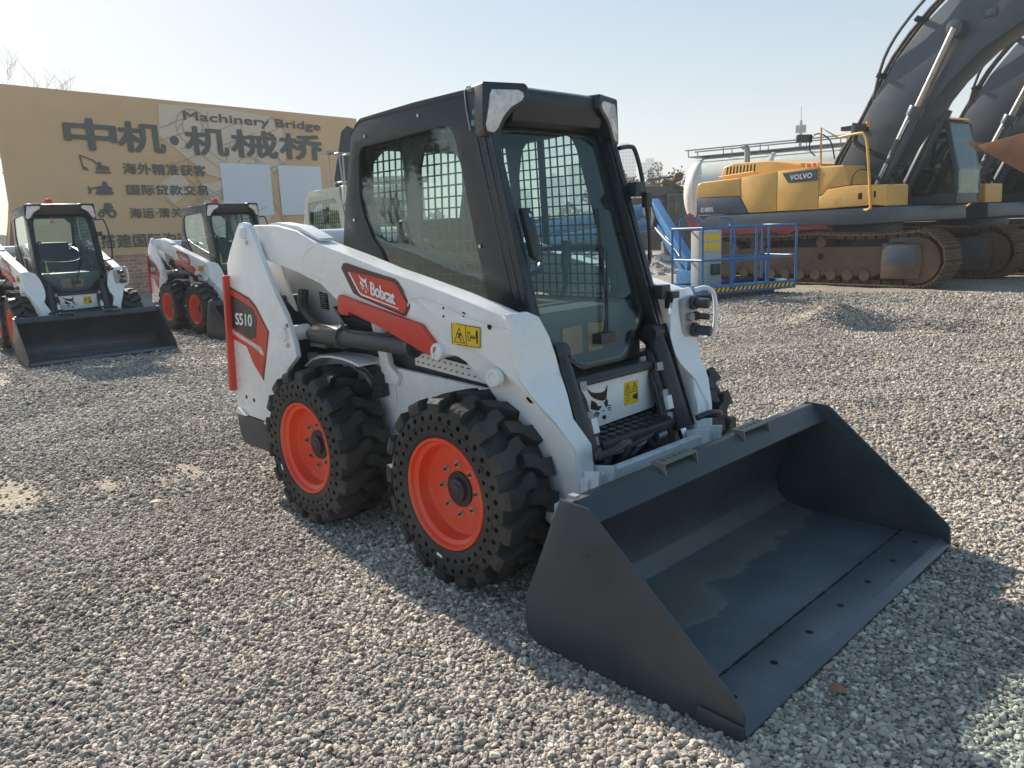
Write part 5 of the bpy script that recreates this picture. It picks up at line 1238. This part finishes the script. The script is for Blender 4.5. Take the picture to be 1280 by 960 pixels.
# ------------------------------------------------------------------ far city
def tower_mat():
    m, nt, b = new_mat('tower_facade'); N = nt.nodes; L = nt.links
    tc = N.new('ShaderNodeTexCoord'); sx = N.new('ShaderNodeSeparateXYZ'); cx = N.new('ShaderNodeCombineXYZ'); L.new(tc.outputs['Object'], sx.inputs[0]); L.new(sx.outputs[0], cx.inputs[0]); L.new(sx.outputs[2], cx.inputs[1])
    br = N.new('ShaderNodeTexBrick'); br.offset = 0; br.inputs['Color1'].default_value = (0.09,0.11,0.13,1); br.inputs['Color2'].default_value = (0.13,0.15,0.17,1); br.inputs['Mortar'].default_value = (0.50,0.51,0.52,1)
    br.inputs['Scale'].default_value = 1.0; br.inputs['Brick Width'].default_value = 2.7; br.inputs['Row Height'].default_value = 3.0; br.inputs['Mortar Size'].default_value = 0.55; br.inputs['Mortar Smooth'].default_value = 0
    L.new(cx.outputs[0], br.inputs[0]); L.new(br.outputs[0], b.inputs['Base Color']); b.inputs['Roughness'].default_value = 0.7
    return m
def make_tower(az, dist, width, height, label, name='apartment_tower', steps=0):
    a = radians(az); c = CAMP + Vector((cos(a), sin(a), 0))*dist
    root = empty(name, (c.x, c.y, 0), a - pi/2, label, 'tower block', 'distant tower blocks on the skyline')
    wall = M['tower']; b = MB(); D = width*0.8
    b.bx(-width/2,width/2,-D/2,D/2,0,height); rh = MB(); rh.bx(-width/5,width/5,-D/5,D/5,height+0.002,height+3.5); rh.build('roof_housing', wall, root)
    if steps: b.bx(width/2+0.01,width/2+width*0.35,-D/3,D/3,0,height*0.88)
    w = b.build('wall', wall, root)
    return root

# ------------------------------------------------------------------ terrain
PATCH = [(-2.45,-1.75,0.62,0.30),(-1.98,-0.80,0.30,0.09),(-2.1,-1.25,0.22,0.07),(0.6,7.0,0.9,0.16),(-7.5,-0.9,1.0,0.4),(-4.5,-2.2,0.8,0.3)]
def gh(x, y):
    import numpy as np
    z = 0.010*np.sin(x*1.7+0.6*y)*np.sin(y*1.3-0.5*x) + 0.006*np.sin(x*4.1+y*2.3+1) + 0.004*np.sin(x*7.7-y*6.1)
    near = np.exp(-((x)**2+(y)**2)/6.0); z = z*(1-0.7*near) - 0.008
    for cx, cy, s, h in ((-1.5,7.45,0.26,0.24),(-1.05,7.75,0.30,0.15),(-1.9,7.3,0.5,0.06),(-0.35,8.0,0.35,0.12),(0.1,7.05,0.5,0.07)):
        z = z + h*np.exp(-((x-cx)**2+(y-cy)**2)/(2*s*s))
    for cx, cy, s, h in ((-0.80,7.40,0.26,-0.20),(-0.10,7.65,0.28,-0.16),(0.5,7.35,0.28,-0.10)):
        z = z + h*np.exp(-((x-cx)**2+(y-cy)**2)/(2*s*s))
    far = np.clip((np.sqrt(x*x+y*y)-3)/6, 0, 1)
    z = z + 0.03*far*np.sin(x*0.55+1.0)*np.sin(y*0.47)
    return z

def ground_mat():
    m, nt, b = new_mat('gravel_ground'); N = nt.nodes; L = nt.links
    tc = N.new('ShaderNodeTexCoord'); v = N.new('ShaderNodeTexVoronoi'); v.inputs['Scale'].default_value = 55
    L.new(tc.outputs['Object'], v.inputs['Vector'])
    sep = N.new('ShaderNodeSeparateColor'); L.new(v.outputs['Color'], sep.inputs[0])
    r = N.new('ShaderNodeValToRGB'); e = r.color_ramp.elements
    e[0].color = (0.12,0.105,0.09,1); e[1].color = (0.50,0.44,0.37,1); e[1].position = 1; e.new(0.5).color = (0.29,0.255,0.215,1)
    L.new(sep.outputs[0], r.inputs[0])
    n = N.new('ShaderNodeTexNoise'); n.inputs['Scale'].default_value = 0.35; n.inputs['Detail'].default_value = 7; n.inputs['Roughness'].default_value = 0.6; L.new(tc.outputs['Object'], n.inputs[0])
    mr = N.new('ShaderNodeMapRange'); mr.inputs[1].default_value = 0.35; mr.inputs[2].default_value = 0.68; mr.inputs[3].default_value = 0.70; mr.inputs[4].default_value = 1.22; L.new(n.outputs['Fac'], mr.inputs[0])
    sc = N.new('ShaderNodeVectorMath'); sc.operation = 'SCALE'; L.new(r.outputs[0], sc.inputs[0]); L.new(mr.outputs[0], sc.inputs['Scale'])
    # sand
    n2 = N.new('ShaderNodeTexNoise'); n2.inputs['Scale'].default_value = 26; n2.inputs['Detail'].default_value = 8; L.new(tc.outputs['Object'], n2.inputs[0])
    rs = N.new('ShaderNodeValToRGB'); rs.color_ramp.elements[0].color = (0.27,0.21,0.15,1); rs.color_ramp.elements[1].color = (0.44,0.36,0.26,1); rs.color_ramp.elements[0].position = 0.3; rs.color_ramp.elements[1].position = 0.7; L.new(n2.outputs['Fac'], rs.inputs[0])
    at = N.new('ShaderNodeAttribute'); at.attribute_name = 'sand'
    n3 = N.new('ShaderNodeTexNoise'); n3.inputs['Scale'].default_value = 5; n3.inputs['Detail'].default_value = 8; n3.inputs['Roughness'].default_value = 0.7; L.new(tc.outputs['Object'], n3.inputs[0])
    ma = N.new('ShaderNodeMath'); ma.operation = 'ADD'; L.new(at.outputs['Fac'], ma.inputs[0]); L.new(n3.outputs['Fac'], ma.inputs[1])
    mr2 = N.new('ShaderNodeMapRange'); mr2.inputs[1].default_value = 0.70; mr2.inputs[2].default_value = 1.15; L.new(ma.outputs[0], mr2.inputs[0])
    mx = N.new('ShaderNodeMix'); mx.data_type = 'RGBA'; L.new(mr2.outputs[0], mx.inputs[0]); L.new(sc.outputs[0], mx.inputs[6]); L.new(rs.outputs[0], mx.inputs[7])
    L.new(mx.outputs[2], b.inputs['Base Color']); b.inputs['Roughness'].default_value = 0.9
    bp = N.new('ShaderNodeBump'); bp.inputs['Distance'].default_value = 0.012; bp.inputs['Strength'].default_value = 0.9; bp.invert = True
    L.new(v.outputs['Distance'], bp.inputs['Height']); L.new(bp.outputs[0], b.inputs['Normal'])
    return m

def make_ground():
    import numpy as np
    def axis(lo, hi, c):
        a = list(np.arange(c-11, c+11.01, 0.14)); s = 0.14; x = a[-1]
        while x < hi: s *= 1.16; x += s; a.append(x)
        s = 0.14; x = a[0]; b = []
        while x > lo: s *= 1.16; x -= s; b.append(x)
        return np.array(b[::-1] + a)
    xs = axis(-1400, 900, -1.0); ys = axis(-500, 1500, 2.5); X, Y = np.meshgrid(xs, ys, indexing='ij')
    Z = gh(X, Y); R_ = np.sqrt(X*X+Y*Y); Z = np.where(R_ > 60, 0.0, Z)
    co = np.stack([X, Y, Z], -1).reshape(-1, 3); ny = len(ys); nx = len(xs)
    i, j = np.meshgrid(np.arange(nx-1), np.arange(ny-1), indexing='ij'); a = (i*ny+j).ravel()
    F = np.stack([a, a+ny, a+ny+1, a+1], -1)
    me = bpy.data.meshes.new('ground'); me.vertices.add(len(co)); me.vertices.foreach_set('co', co.ravel())
    me.loops.add(F.size); me.loops.foreach_set('vertex_index', F.ravel()); me.polygons.add(len(F)); me.polygons.foreach_set('loop_start', np.arange(0, F.size, 4))
    me.polygons.foreach_set('use_smooth', np.ones(len(F), bool)); me.update(calc_edges=True)
    at = me.attributes.new('sand', 'FLOAT', 'POINT'); s = np.zeros(len(co))
    for cx, cy, a_, b_ in PATCH: s = np.maximum(s, 0.50*np.exp(-(((co[:,0]-cx)/a_)**2+((co[:,1]-cy)/b_)**2)))
    at.data.foreach_set('value', s)
    me.materials.append(ground_mat()); o = bpy.data.objects.new('ground', me); COL.objects.link(o); return tag(o, kind='structure')

def stone_mat():
    m, nt, b = new_mat('gravel_stone'); N = nt.nodes; L = nt.links
    oi = N.new('ShaderNodeObjectInfo'); r = N.new('ShaderNodeValToRGB'); e = r.color_ramp.elements
    e[0].color = (0.16,0.145,0.13,1); e[1].color = (0.74,0.67,0.56,1)
    for p_, c in ((0.15,(0.26,0.23,0.205)),(0.35,(0.375,0.325,0.275)),(0.5,(0.42,0.335,0.29)),(0.62,(0.36,0.335,0.30)),(0.75,(0.465,0.41,0.345)),(0.88,(0.545,0.48,0.40))): e.new(p_).color = (*c,1)
    L.new(oi.outputs['Random'], r.inputs[0])
    tc = N.new('ShaderNodeTexCoord'); n = N.new('ShaderNodeTexNoise'); n.inputs['Scale'].default_value = 3; n.inputs['Detail'].default_value = 4; L.new(tc.outputs['Object'], n.inputs[0])
    g = N.new('ShaderNodeNewGeometry'); n2 = N.new('ShaderNodeTexNoise'); n2.inputs['Scale'].default_value = 0.55; n2.inputs['Detail'].default_value = 5; L.new(g.outputs['Position'], n2.inputs[0])
    mr = N.new('ShaderNodeMapRange'); mr.inputs[1].default_value = 0.32; mr.inputs[2].default_value = 0.68; mr.inputs[3].default_value = 0.74; mr.inputs[4].default_value = 1.18; L.new(n2.outputs['Fac'], mr.inputs[0])
    sc = N.new('ShaderNodeVectorMath'); sc.operation = 'SCALE'; L.new(r.outputs[0], sc.inputs[0]); L.new(mr.outputs[0], sc.inputs['Scale'])
    L.new(sc.outputs[0], b.inputs['Base Color']); b.inputs['Roughness'].default_value = 0.85
    return m

def make_gravel():
    import numpy as np
    rng = np.random.default_rng(11); P = []; S = []
    cx, cy = CAMP.x, CAMP.y; az = radians(135.9)
    for r0, r1, dens, size in ((0.9,2.6,12500,0.0067),(2.6,4.6,9600,0.0071),(4.6,7.5,5000,0.0084),(7.5,11.0,2300,0.0102),(11.0,15.5,900,0.0128)):
        half = radians(66 if r1 < 7.6 else 50); area = half*(r1*r1-r0*r0); n = int(area*dens)
        rr = np.sqrt(rng.uniform(r0*r0, r1*r1, n)); th = az + rng.uniform(-half, half, n)
        x = cx+rr*np.cos(th); y = cy+rr*np.sin(th)
        s = size*np.exp(rng.normal(0, 0.30, n)); s = np.clip(s, size*0.45, size*1.8)
        sand = np.zeros(n)
        for px, py, a_, b_ in PATCH: sand = np.maximum(sand, np.exp(-(((x-px)/a_)**2+((y-py)/b_)**2)))
        lowf = np.sin(x*0.9+1.3*np.sin(y*0.7))*np.sin(y*1.1+0.8*np.sin(x*0.5)) + 0.5*np.sin(x*2.7-y*1.9)*np.sin(y*2.3+x*0.7)
        rut = np.zeros(n)
        for (ax_, ay_, dx_, dy_) in ((-1.9,-1.0,0.35,0.94),(-3.3,-0.9,0.30,0.95),(-4.2,3.0,0.75,0.66),(-5.3,4.0,0.75,0.66),(0.6,6.6,0.95,-0.3),(0.9,5.2,0.93,-0.36)):
            dd = np.abs((x-ax_)*dy_-(y-ay_)*dx_ + 0.12*np.sin((x+y)*1.3)); rut = np.maximum(rut, np.exp(-(dd/0.16)**2))
        s = s*(1-0.22*rut)*(1-0.10*np.clip(lowf, -1, 1))
        keep = rng.uniform(0, 1, n) > np.clip(np.maximum(sand*1.35-0.15, np.maximum(0.55*rut, 0.28*lowf+0.05)), 0, 0.95)
        # nothing under the bucket floor
        keep &= ~((x > 1.0) & (x < 1.88) & (np.abs(y) < 0.86))
        x, y, s = x[keep], y[keep], s[keep]
        z = gh(x, y) + s*rng.uniform(-0.25, 0.95, len(s))
        nearw = (np.abs(np.abs(x)-0.535) < 0.2) & (np.abs(np.abs(y)-0.655) < 0.14); z = np.where(nearw, np.minimum(z, 0.002), z)
        P.append(np.stack([x, y, z], -1)); S.append(s)
    P = np.concatenate(P); S = np.concatenate(S); n = len(P)
    me = bpy.data.meshes.new('gravel'); me.vertices.add(n); me.vertices.foreach_set('co', P.ravel())
    a = me.attributes.new('size', 'FLOAT', 'POINT'); a.data.foreach_set('value', S)
    o = bpy.data.objects.new('gravel', me); COL.objects.link(o); tag(o, 'loose pale grey and beige crushed stone covering the whole yard', 'gravel', kind='stuff')
    sm = stone_mat(); me.materials.append(sm)
    ng = bpy.data.node_groups.new('gravel_nodes', 'GeometryNodeTree')
    ng.interface.new_socket('Geometry', in_out='INPUT', socket_type='NodeSocketGeometry'); ng.interface.new_socket('Geometry', in_out='OUTPUT', socket_type='NodeSocketGeometry')
    N = ng.nodes; L = ng.links; gi = N.new('NodeGroupInput'); go = N.new('NodeGroupOutput')
    g2i = N.new('GeometryNodeGeometryToInstance')
    for k in range(6):
        ic = N.new('GeometryNodeMeshIcoSphere'); ic.inputs['Radius'].default_value = 1.0; ic.inputs['Subdivisions'].default_value = 2
        ns = N.new('ShaderNodeTexNoise'); ns.noise_dimensions = '4D'; ns.inputs['W'].default_value = k*3.7+1; ns.inputs['Scale'].default_value = 0.9; ns.inputs['Detail'].default_value = 2
        sub = N.new('ShaderNodeVectorMath'); sub.operation = 'SUBTRACT'; sub.inputs[1].default_value = (0.5,0.5,0.5); L.new(ns.outputs['Color'], sub.inputs[0])
        scl = N.new('ShaderNodeVectorMath'); scl.operation = 'SCALE'; scl.inputs['Scale'].default_value = 1.9; L.new(sub.outputs[0], scl.inputs[0])
        sp = N.new('GeometryNodeSetPosition'); L.new(ic.outputs[0], sp.inputs['Geometry']); L.new(scl.outputs[0], sp.inputs['Offset'])
        tr = N.new('GeometryNodeTransform'); tr.inputs['Scale'].default_value = ((1.25,0.85,0.62),(1.0,0.95,0.75),(1.35,0.75,0.7),(1.1,1.0,0.55),(0.95,0.9,0.85),(1.5,0.7,0.55))[k]; L.new(sp.outputs[0], tr.inputs['Geometry'])
        smn = N.new('GeometryNodeSetMaterial'); smn.inputs['Material'].default_value = sm; L.new(tr.outputs[0], smn.inputs['Geometry'])
        L.new(smn.outputs[0], g2i.inputs[0])
    m2p = N.new('GeometryNodeMeshToPoints'); L.new(gi.outputs[0], m2p.inputs['Mesh'])
    iop = N.new('GeometryNodeInstanceOnPoints'); L.new(m2p.outputs[0], iop.inputs['Points']); L.new(g2i.outputs[0], iop.inputs['Instance']); iop.inputs['Pick Instance'].default_value = True
    ri = N.new('FunctionNodeRandomValue'); ri.data_type = 'INT'; ri.inputs['Min'].default_value = 0 if False else ri.inputs['Min'].default_value
    for s_ in ri.inputs:
        if s_.type == 'INT' and s_.name == 'Min': s_.default_value = 0
        if s_.type == 'INT' and s_.name == 'Max': s_.default_value = 5
    L.new([s_ for s_ in ri.outputs if s_.type == 'INT'][0], iop.inputs['Instance Index'])
    rv = N.new('FunctionNodeRandomValue'); rv.data_type = 'FLOAT_VECTOR'; rv.inputs[0].default_value = (-0.55,-0.55,0); rv.inputs[1].default_value = (0.55,0.55,6.283)
    L.new(rv.outputs[0], iop.inputs['Rotation'])
    na = N.new('GeometryNodeInputNamedAttribute'); na.data_type = 'FLOAT'; na.inputs['Name'].default_value = 'size'
    L.new(na.outputs['Attribute'], iop.inputs['Scale']); L.new(iop.outputs[0], go.inputs[0])
    md = o.modifiers.new('scatter', 'NODES'); md.node_group = ng
    print('gravel stones', n)
    return o
# ------------------------------------------------------------------ assemble
make_ground(); make_gravel()

GL = 'skid steer loaders parked in the yard'
main = make_loader()
tag(main, 'large white skid steer loader in the foreground with red wheels and black cab', 'skid loader', GL)
def beacon(par):
    b = MB(); b.cyl((-0.10,0.0,1.965),(-0.10,0.0,1.985),0.06,n=20); b.lathe([(0.0,0.052),(0.03,0.056),(0.055,0.05),(0.075,0.03),(0.08,0.0)], (-0.10,0.0,1.985), ax='z', n=20)
    b.build('beacon', M['beacon'], par, smooth=True)
    h = MB(); h.tube([(0.42,-0.1,1.80),(0.42,-0.1,1.74)],0.004,5); h.prism([(-0.135,1.715),(-0.065,1.715),(-0.10,1.745)],0.415,0.425,ax='x'); h.build('hanging_ornament', M['beacon'], par)
lA = copy_tree(main); lA.location = (-9.62, 0.62, 0.02); lA.rotation_euler = (0,0,radians(-3.0)); beacon(lA)
lA['label'] = 'white skid steer loader with red beacon at the far left, its whole bucket showing'
lB = copy_tree(main); lB.location = (-9.55, 3.0, 0.01); lB.rotation_euler = (0,0,radians(0)); beacon(lB)
lB['label'] = 'white skid steer loader with red beacon, under the billboard, half hidden by the foreground one'
lC = copy_tree(main); lC.location = (-5.75, 3.05, 0.02); lC.rotation_euler = (0,0,radians(-2))
lC['label'] = 'skid steer loader with cream cab and roof rack, behind the foreground one'
for o in lC.children:
    if o.name.split('.')[0] in ('roof', 'cab_frame', 'front_header', 'work_lamp', 'roof_seam'):
        for sl in o.material_slots: sl.link = 'OBJECT'; sl.material = M['cream']
rk = MB()
for x, y in ((0.0,-0.30),(0.0,-0.10),(0.30,-0.30),(0.30,-0.10)): rk.tube([(x,y,1.95),(x*0.8,y,2.36)],0.011,6)
rk.tube([(0.0,-0.30,2.36),(0.24,-0.30,2.36),(0.24,-0.10,2.36),(0.0,-0.10,2.36),(0.0,-0.30,2.36)],0.011,6); rk.tube([(0.0,-0.30,2.02),(0.29,-0.30,2.02),(0.29,-0.10,2.02)],0.009,6); rk.bx(-0.10,0.10,-0.36,-0.22,2.375,2.40)
rk.build('roof_rack', M['galv'], lC)

ex1 = make_excavator()
def place_ex(o, dx, dy):
    a = Vector((-4.783, 13.181, 0)); th = radians(-9.63); u = Vector((cos(th), sin(th), 0)); n = Vector((-sin(th), cos(th), 0))
    o.location = a + u*dx + n*dy; o.rotation_euler = (0, 0, th)
GE = 'yellow and grey crawler excavators parked side by side'
place_ex(ex1, 0, 0); tag(ex1, 'large yellow and grey crawler excavator with rusty tracks, nearest of the row at right', 'excavator', GE)
ex2 = copy_tree(ex1); place_ex(ex2, 0.05, 3.8); ex2['label'] = 'yellow and grey crawler excavator directly behind the nearest one, only its front and boom showing'
for ch in list(ex2.children):
    if ch.name.split('.')[0] in ('excavator_bucket', 'stick'):
        for g in list(ch.children): bpy.data.objects.remove(g)
        bpy.data.objects.remove(ch)
for ch in ex2.children:
    if ch.name.split('.')[0] in ('track', 'track_frame', 'undercarriage'): ch.location.x += 0.35
make_billboard(); make_wall()
make_boomlift(); make_tanker(); make_compact_excavator()
M['glassdk2'] = mat('car_glass', (0.02,0.025,0.03), 0.1)
M['carwhite'] = mat('car_white', (0.7,0.7,0.7), 0.3); M['carred'] = mat('car_red', (0.55,0.04,0.05), 0.3)
make_car((-9.6,47.0,0), radians(8), M['carwhite'], 'white parked car seen under the second excavator')
make_car((-4.6,47.6,0), radians(8), M['carred'], 'red parked car at the right edge beyond the excavators')
make_crusher(); make_rubble()
make_container((-13.0, 25.2, 0), radians(40), (5.5,2.4,2.45), mat('green_steel',(0.045,0.075,0.065),0.6,var=0.2,dust=0.3), 'container', 'dark green corrugated container behind the tank trailer', 'container')
make_container((-27.0, 31.0, 0), radians(38), (16,3.0,1.9), mat('dark_sheet',(0.06,0.075,0.08),0.7,var=0.25), 'site_fence_shed', 'long low dark shed behind the rubble heap', 'shed')
make_container((-2.0, 72.0, 0), radians(5), (34,14,4.2), mat('pale_sheet',(0.55,0.56,0.56),0.6), 'warehouse', 'pale low warehouse beyond the parked cars at right', 'warehouse')
# trees
def T(name, label, *a, **k):
    t = make_tree(*a, name=name, **k); tag(t, label, 'tree', k.get('group')); return t
for i, (loc, h, sd, lab) in enumerate((((-33.5,4.9,0),9.6,3,'bare tree whose twigs rise above the left end of the billboard'),)):
    T('bare_tree', lab, loc, h, sd, depth=6)
T('leafy_tree', 'thin leafy tree at the left edge beyond the brick wall', (-25.5,-0.6,0), 5.6, 8, leaves=16, leafsize=0.10, depth=5)
T('leafy_tree', 'bushy tree left of the billboard, mostly outside the picture', (-24.5,-4.5,0), 5.5, 18, leaves=16, leafsize=0.10, depth=5)
for k, (px_az, d, h, sd) in enumerate(((127.2,62,6.0,41),(125.8,66,6.6,42),(124.6,60,5.4,43),(126.6,70,6.4,44),(123.6,75,5.2,45),(128.4,64,5.8,46))):
    a = radians(px_az); c = CAMP + Vector((cos(a), sin(a), 0))*d
    T('bare_tree', ['leftmost hazy bare tree in front of the twin towers','hazy bare tree before the right twin tower','small bare tree right of the towers above the crusher','bare tree between the twin towers, farther back','low bare tree beside the tank trailer end, farthest right','bare tree seen beside the mirror rail of the foreground cab'][k], (c.x,c.y,0), h, sd, depth=6, leaves=3, leafsize=0.11, lm='leafb', r0=0.11)
for k, (x, y, h) in enumerate(((-13.5,-10.5,6.2),(-17.0,-12.0,7.0),(-21.0,-11.0,7.5))):
    T('leafy_tree', ('nearest','middle','farthest')[k] + ' of the leafy trees mirrored in the side glass of the foreground cab', (x,y,0), h, 60+k, leaves=22, leafsize=0.13, depth=5)
# distant tree line and towers
tl = MB(); rnd = random.Random(77)
for k in range(9000):
    az = radians(rnd.uniform(98, 175)); d = rnd.uniform(230, 265); c = CAMP + Vector((cos(az), sin(az), 0))*d
    hmax = 4.5 + 1.8*sin(az*31) + 1.2*sin(az*77+1) + 0.7*sin(az*190); z = rnd.uniform(0, 1)**0.8*hmax
    a = Vector((rnd.gauss(0,1), rnd.gauss(0,1), rnd.gauss(0,1))).normalized()*rnd.uniform(0.5,1.2); b = a.orthogonal().normalized()*0.7
    q = Vector((c.x, c.y, z)); tl.add([q-a, q+b, q+a, q-b], [(0,1,2,3)])
tag(tl.build('distant_treeline', M['far']), 'low hazy line of far off trees along the horizon', 'trees', kind='stuff')
M['tower'] = tower_mat(); M['towerwin'] = mat('tower_window', (0.10,0.12,0.14), 0.4)
for az, d, w, h, lab, st in ((127.25,700,19,66,'left of the two hazy towers beside the mirror rail, the taller one',0),(125.5,720,19,54,'right of the two hazy towers beside the mirror rail, the shorter one',0),
    (132.3,690,18,43,'hazy tower seen through the cab glass, left of the pair',0),(130.6,740,17,55,'hazy tower seen through the cab glass, taller of the pair',1),(129.3,800,16,42,'low hazy tower seen through the right of the cab glass',0),(134.6,760,20,36,'hazy low block at the left of the cab glass',0),(124.0,900,22,38,'low hazy block right of the twin towers',0)):
    make_tower(az, d, w, h, lab, steps=st)
# telecom mast
a = radians(115.55); c = CAMP + Vector((cos(a), sin(a), 0))*115
mr = empty('telecom_mast', (c.x,c.y,0), 0, 'slim telecom mast with antenna panels rising behind the nearest excavator', 'mast')
q = MB(); q.cyl((0,0,0),(0,0,14.0),0.28,0.16,n=12); q.cyl((0,0,14.0),(0,0,15.8),0.04,n=6); q.build('pole', M['galv'], mr)
q = MB()
for z in (10.2, 11.6, 12.9):
    for k in range(6): an = 2*pi*k/6+z; q.box((0.55*cos(an),0.55*sin(an),z),(0.16,0.16,1.0)); q.tube([(0,0,z),(0.5*cos(an),0.5*sin(an),z)],0.03,5)
each(q, 'antenna', M['galv'], mr, per=2)
# scraps on the gravel
def scrap(name, x, y, L_, w, rz, m, label, cat):
    mb = MB(); n = 6; vs = []
    for i in range(n+1):
        t = i/n; ww = w*sin(pi*(0.12+0.8*t))
        for s in (-1, 1): vs.append((L_*(t-0.5), s*ww/2, 0.006+0.010*sin(t*3)+0.003*s))
    top = vs; bot = [(a_, b_, c_-0.003) for a_, b_, c_ in vs]; N_ = len(vs); fs = []
    for i in range(n): fs.append((2*i,2*i+1,2*i+3,2*i+2)); fs.append((N_+2*i,N_+2*i+2,N_+2*i+3,N_+2*i+1)); fs.append((2*i,2*i+2,N_+2*i+2,N_+2*i)); fs.append((2*i+1,N_+2*i+1,N_+2*i+3,2*i+3))
    fs += [(0,N_,N_+1,1),(2*n,2*n+1,N_+2*n+1,N_+2*n)]
    mb.add(top+bot, fs); o = mb.build(name, m); o.location = (x, y, 0.018); o.rotation_euler = (0.1,0,rz); tag(o, label, cat)
M['chip'] = mat('pale_wood', (0.62,0.54,0.40), 0.8, var=0.1); M['dryleaf'] = mat('dry_leaf', (0.30,0.15,0.08), 0.8, var=0.2); M['paleleaf'] = mat('pale_leaf', (0.55,0.50,0.22), 0.7)
scrap('wood_chip', -1.42,-1.20,0.10,0.022,0.6,M['chip'],'pale wood chip on the gravel left of the rear wheel, nearer the wheel','wood chip')
scrap('wood_chip', -1.38,-1.55,0.10,0.014,1.2,M['chip'],'thin pale wood splinter on the gravel, farther left of the pair','wood chip')
scrap('dry_leaf', 1.977,-0.50,0.05,0.035,0.4,M['dryleaf'],'brown dry leaf on the shaded gravel before the bucket lip','leaf')
scrap('fallen_leaf', -0.28,-2.22,0.06,0.02,0.5,M['paleleaf'],'pale yellow leaf on the gravel at lower left','leaf')

# ------------------------------------------------------------------ haze, sky, sun, camera
hz = MB(); hz.bx(-1000, 60, -420, 1000, -1.2, 74)
ho = hz.build('haze', None); ho.data.materials.clear()
hm = bpy.data.materials.new('haze_air'); hm.use_nodes = True; nt = hm.node_tree; nt.nodes.clear()
out = nt.nodes.new('ShaderNodeOutputMaterial'); pv = nt.nodes.new('ShaderNodeVolumePrincipled'); pv.inputs['Color'].default_value = (0.93,0.96,1.0,1)
pv.inputs['Density'].default_value = HAZE; pv.inputs['Anisotropy'].default_value = 0.1; nt.links.new(pv.outputs[0], out.inputs['Volume'])
ho.data.materials.append(hm); tag(ho, kind='stuff')

SUNV = Vector((-1.65, 0.20, 1.0)).normalized()
elev = math.asin(SUNV.z); az = atan2(SUNV.x, SUNV.y)
w = bpy.data.worlds.new('World'); scene.world = w; w.use_nodes = True; nt = w.node_tree
bg = nt.nodes['Background']; sk = nt.nodes.new('ShaderNodeTexSky'); sk.sky_type = 'NISHITA'; sk.sun_disc = False
sk.sun_elevation = elev; sk.sun_rotation = az; sk.air_density = SKY_AIR; sk.dust_density = SKY_DUST; sk.ozone_density = SKY_OZ; sk.altitude = 0
gm = nt.nodes.new('ShaderNodeGamma'); gm.inputs[1].default_value = SKY_GAM; hs_ = nt.nodes.new('ShaderNodeHueSaturation'); hs_.inputs['Saturation'].default_value = SKY_SAT; nt.links.new(sk.outputs[0], hs_.inputs['Color']); nt.links.new(hs_.outputs[0], gm.inputs[0]); nt.links.new(gm.outputs[0], bg.inputs[0]); bg.inputs[1].default_value = SKY_STR
sl = bpy.data.lights.new('sun', 'SUN'); sl.energy = SUN_STR; sl.angle = radians(0.6); sl.color = (1.0, 0.90, 0.76)
so = bpy.data.objects.new('sun', sl); COL.objects.link(so); so.rotation_euler = SUNV.to_track_quat('Z', 'Y').to_euler()

cd = bpy.data.cameras.new('camera'); cam = bpy.data.objects.new('camera', cd); COL.objects.link(cam)
cd.sensor_fit = 'HORIZONTAL'; cd.sensor_width = 36.0; cd.lens = 967.82/1280*36.0; cd.clip_start = 0.05; cd.clip_end = 4000
yaw, pitch, roll = radians(135.91197), radians(-11.29748), radians(-2.43716)
f = Vector((cos(yaw)*cos(pitch), sin(yaw)*cos(pitch), sin(pitch))); r = Vector((sin(yaw), -cos(yaw), 0)); u = r.cross(f)
r2 = r*cos(roll)+u*sin(roll); u2 = -r*sin(roll)+u*cos(roll)
cam.matrix_world = Matrix(((r2.x,u2.x,-f.x,CAMP.x),(r2.y,u2.y,-f.y,CAMP.y),(r2.z,u2.z,-f.z,CAMP.z),(0,0,0,1)))
scene.camera = cam
scene.view_settings.view_transform = 'Standard'; scene.view_settings.look = 'None'; scene.view_settings.gamma = 1.0; scene.view_settings.use_curve_mapping = False
scene.view_settings.exposure = EXPO
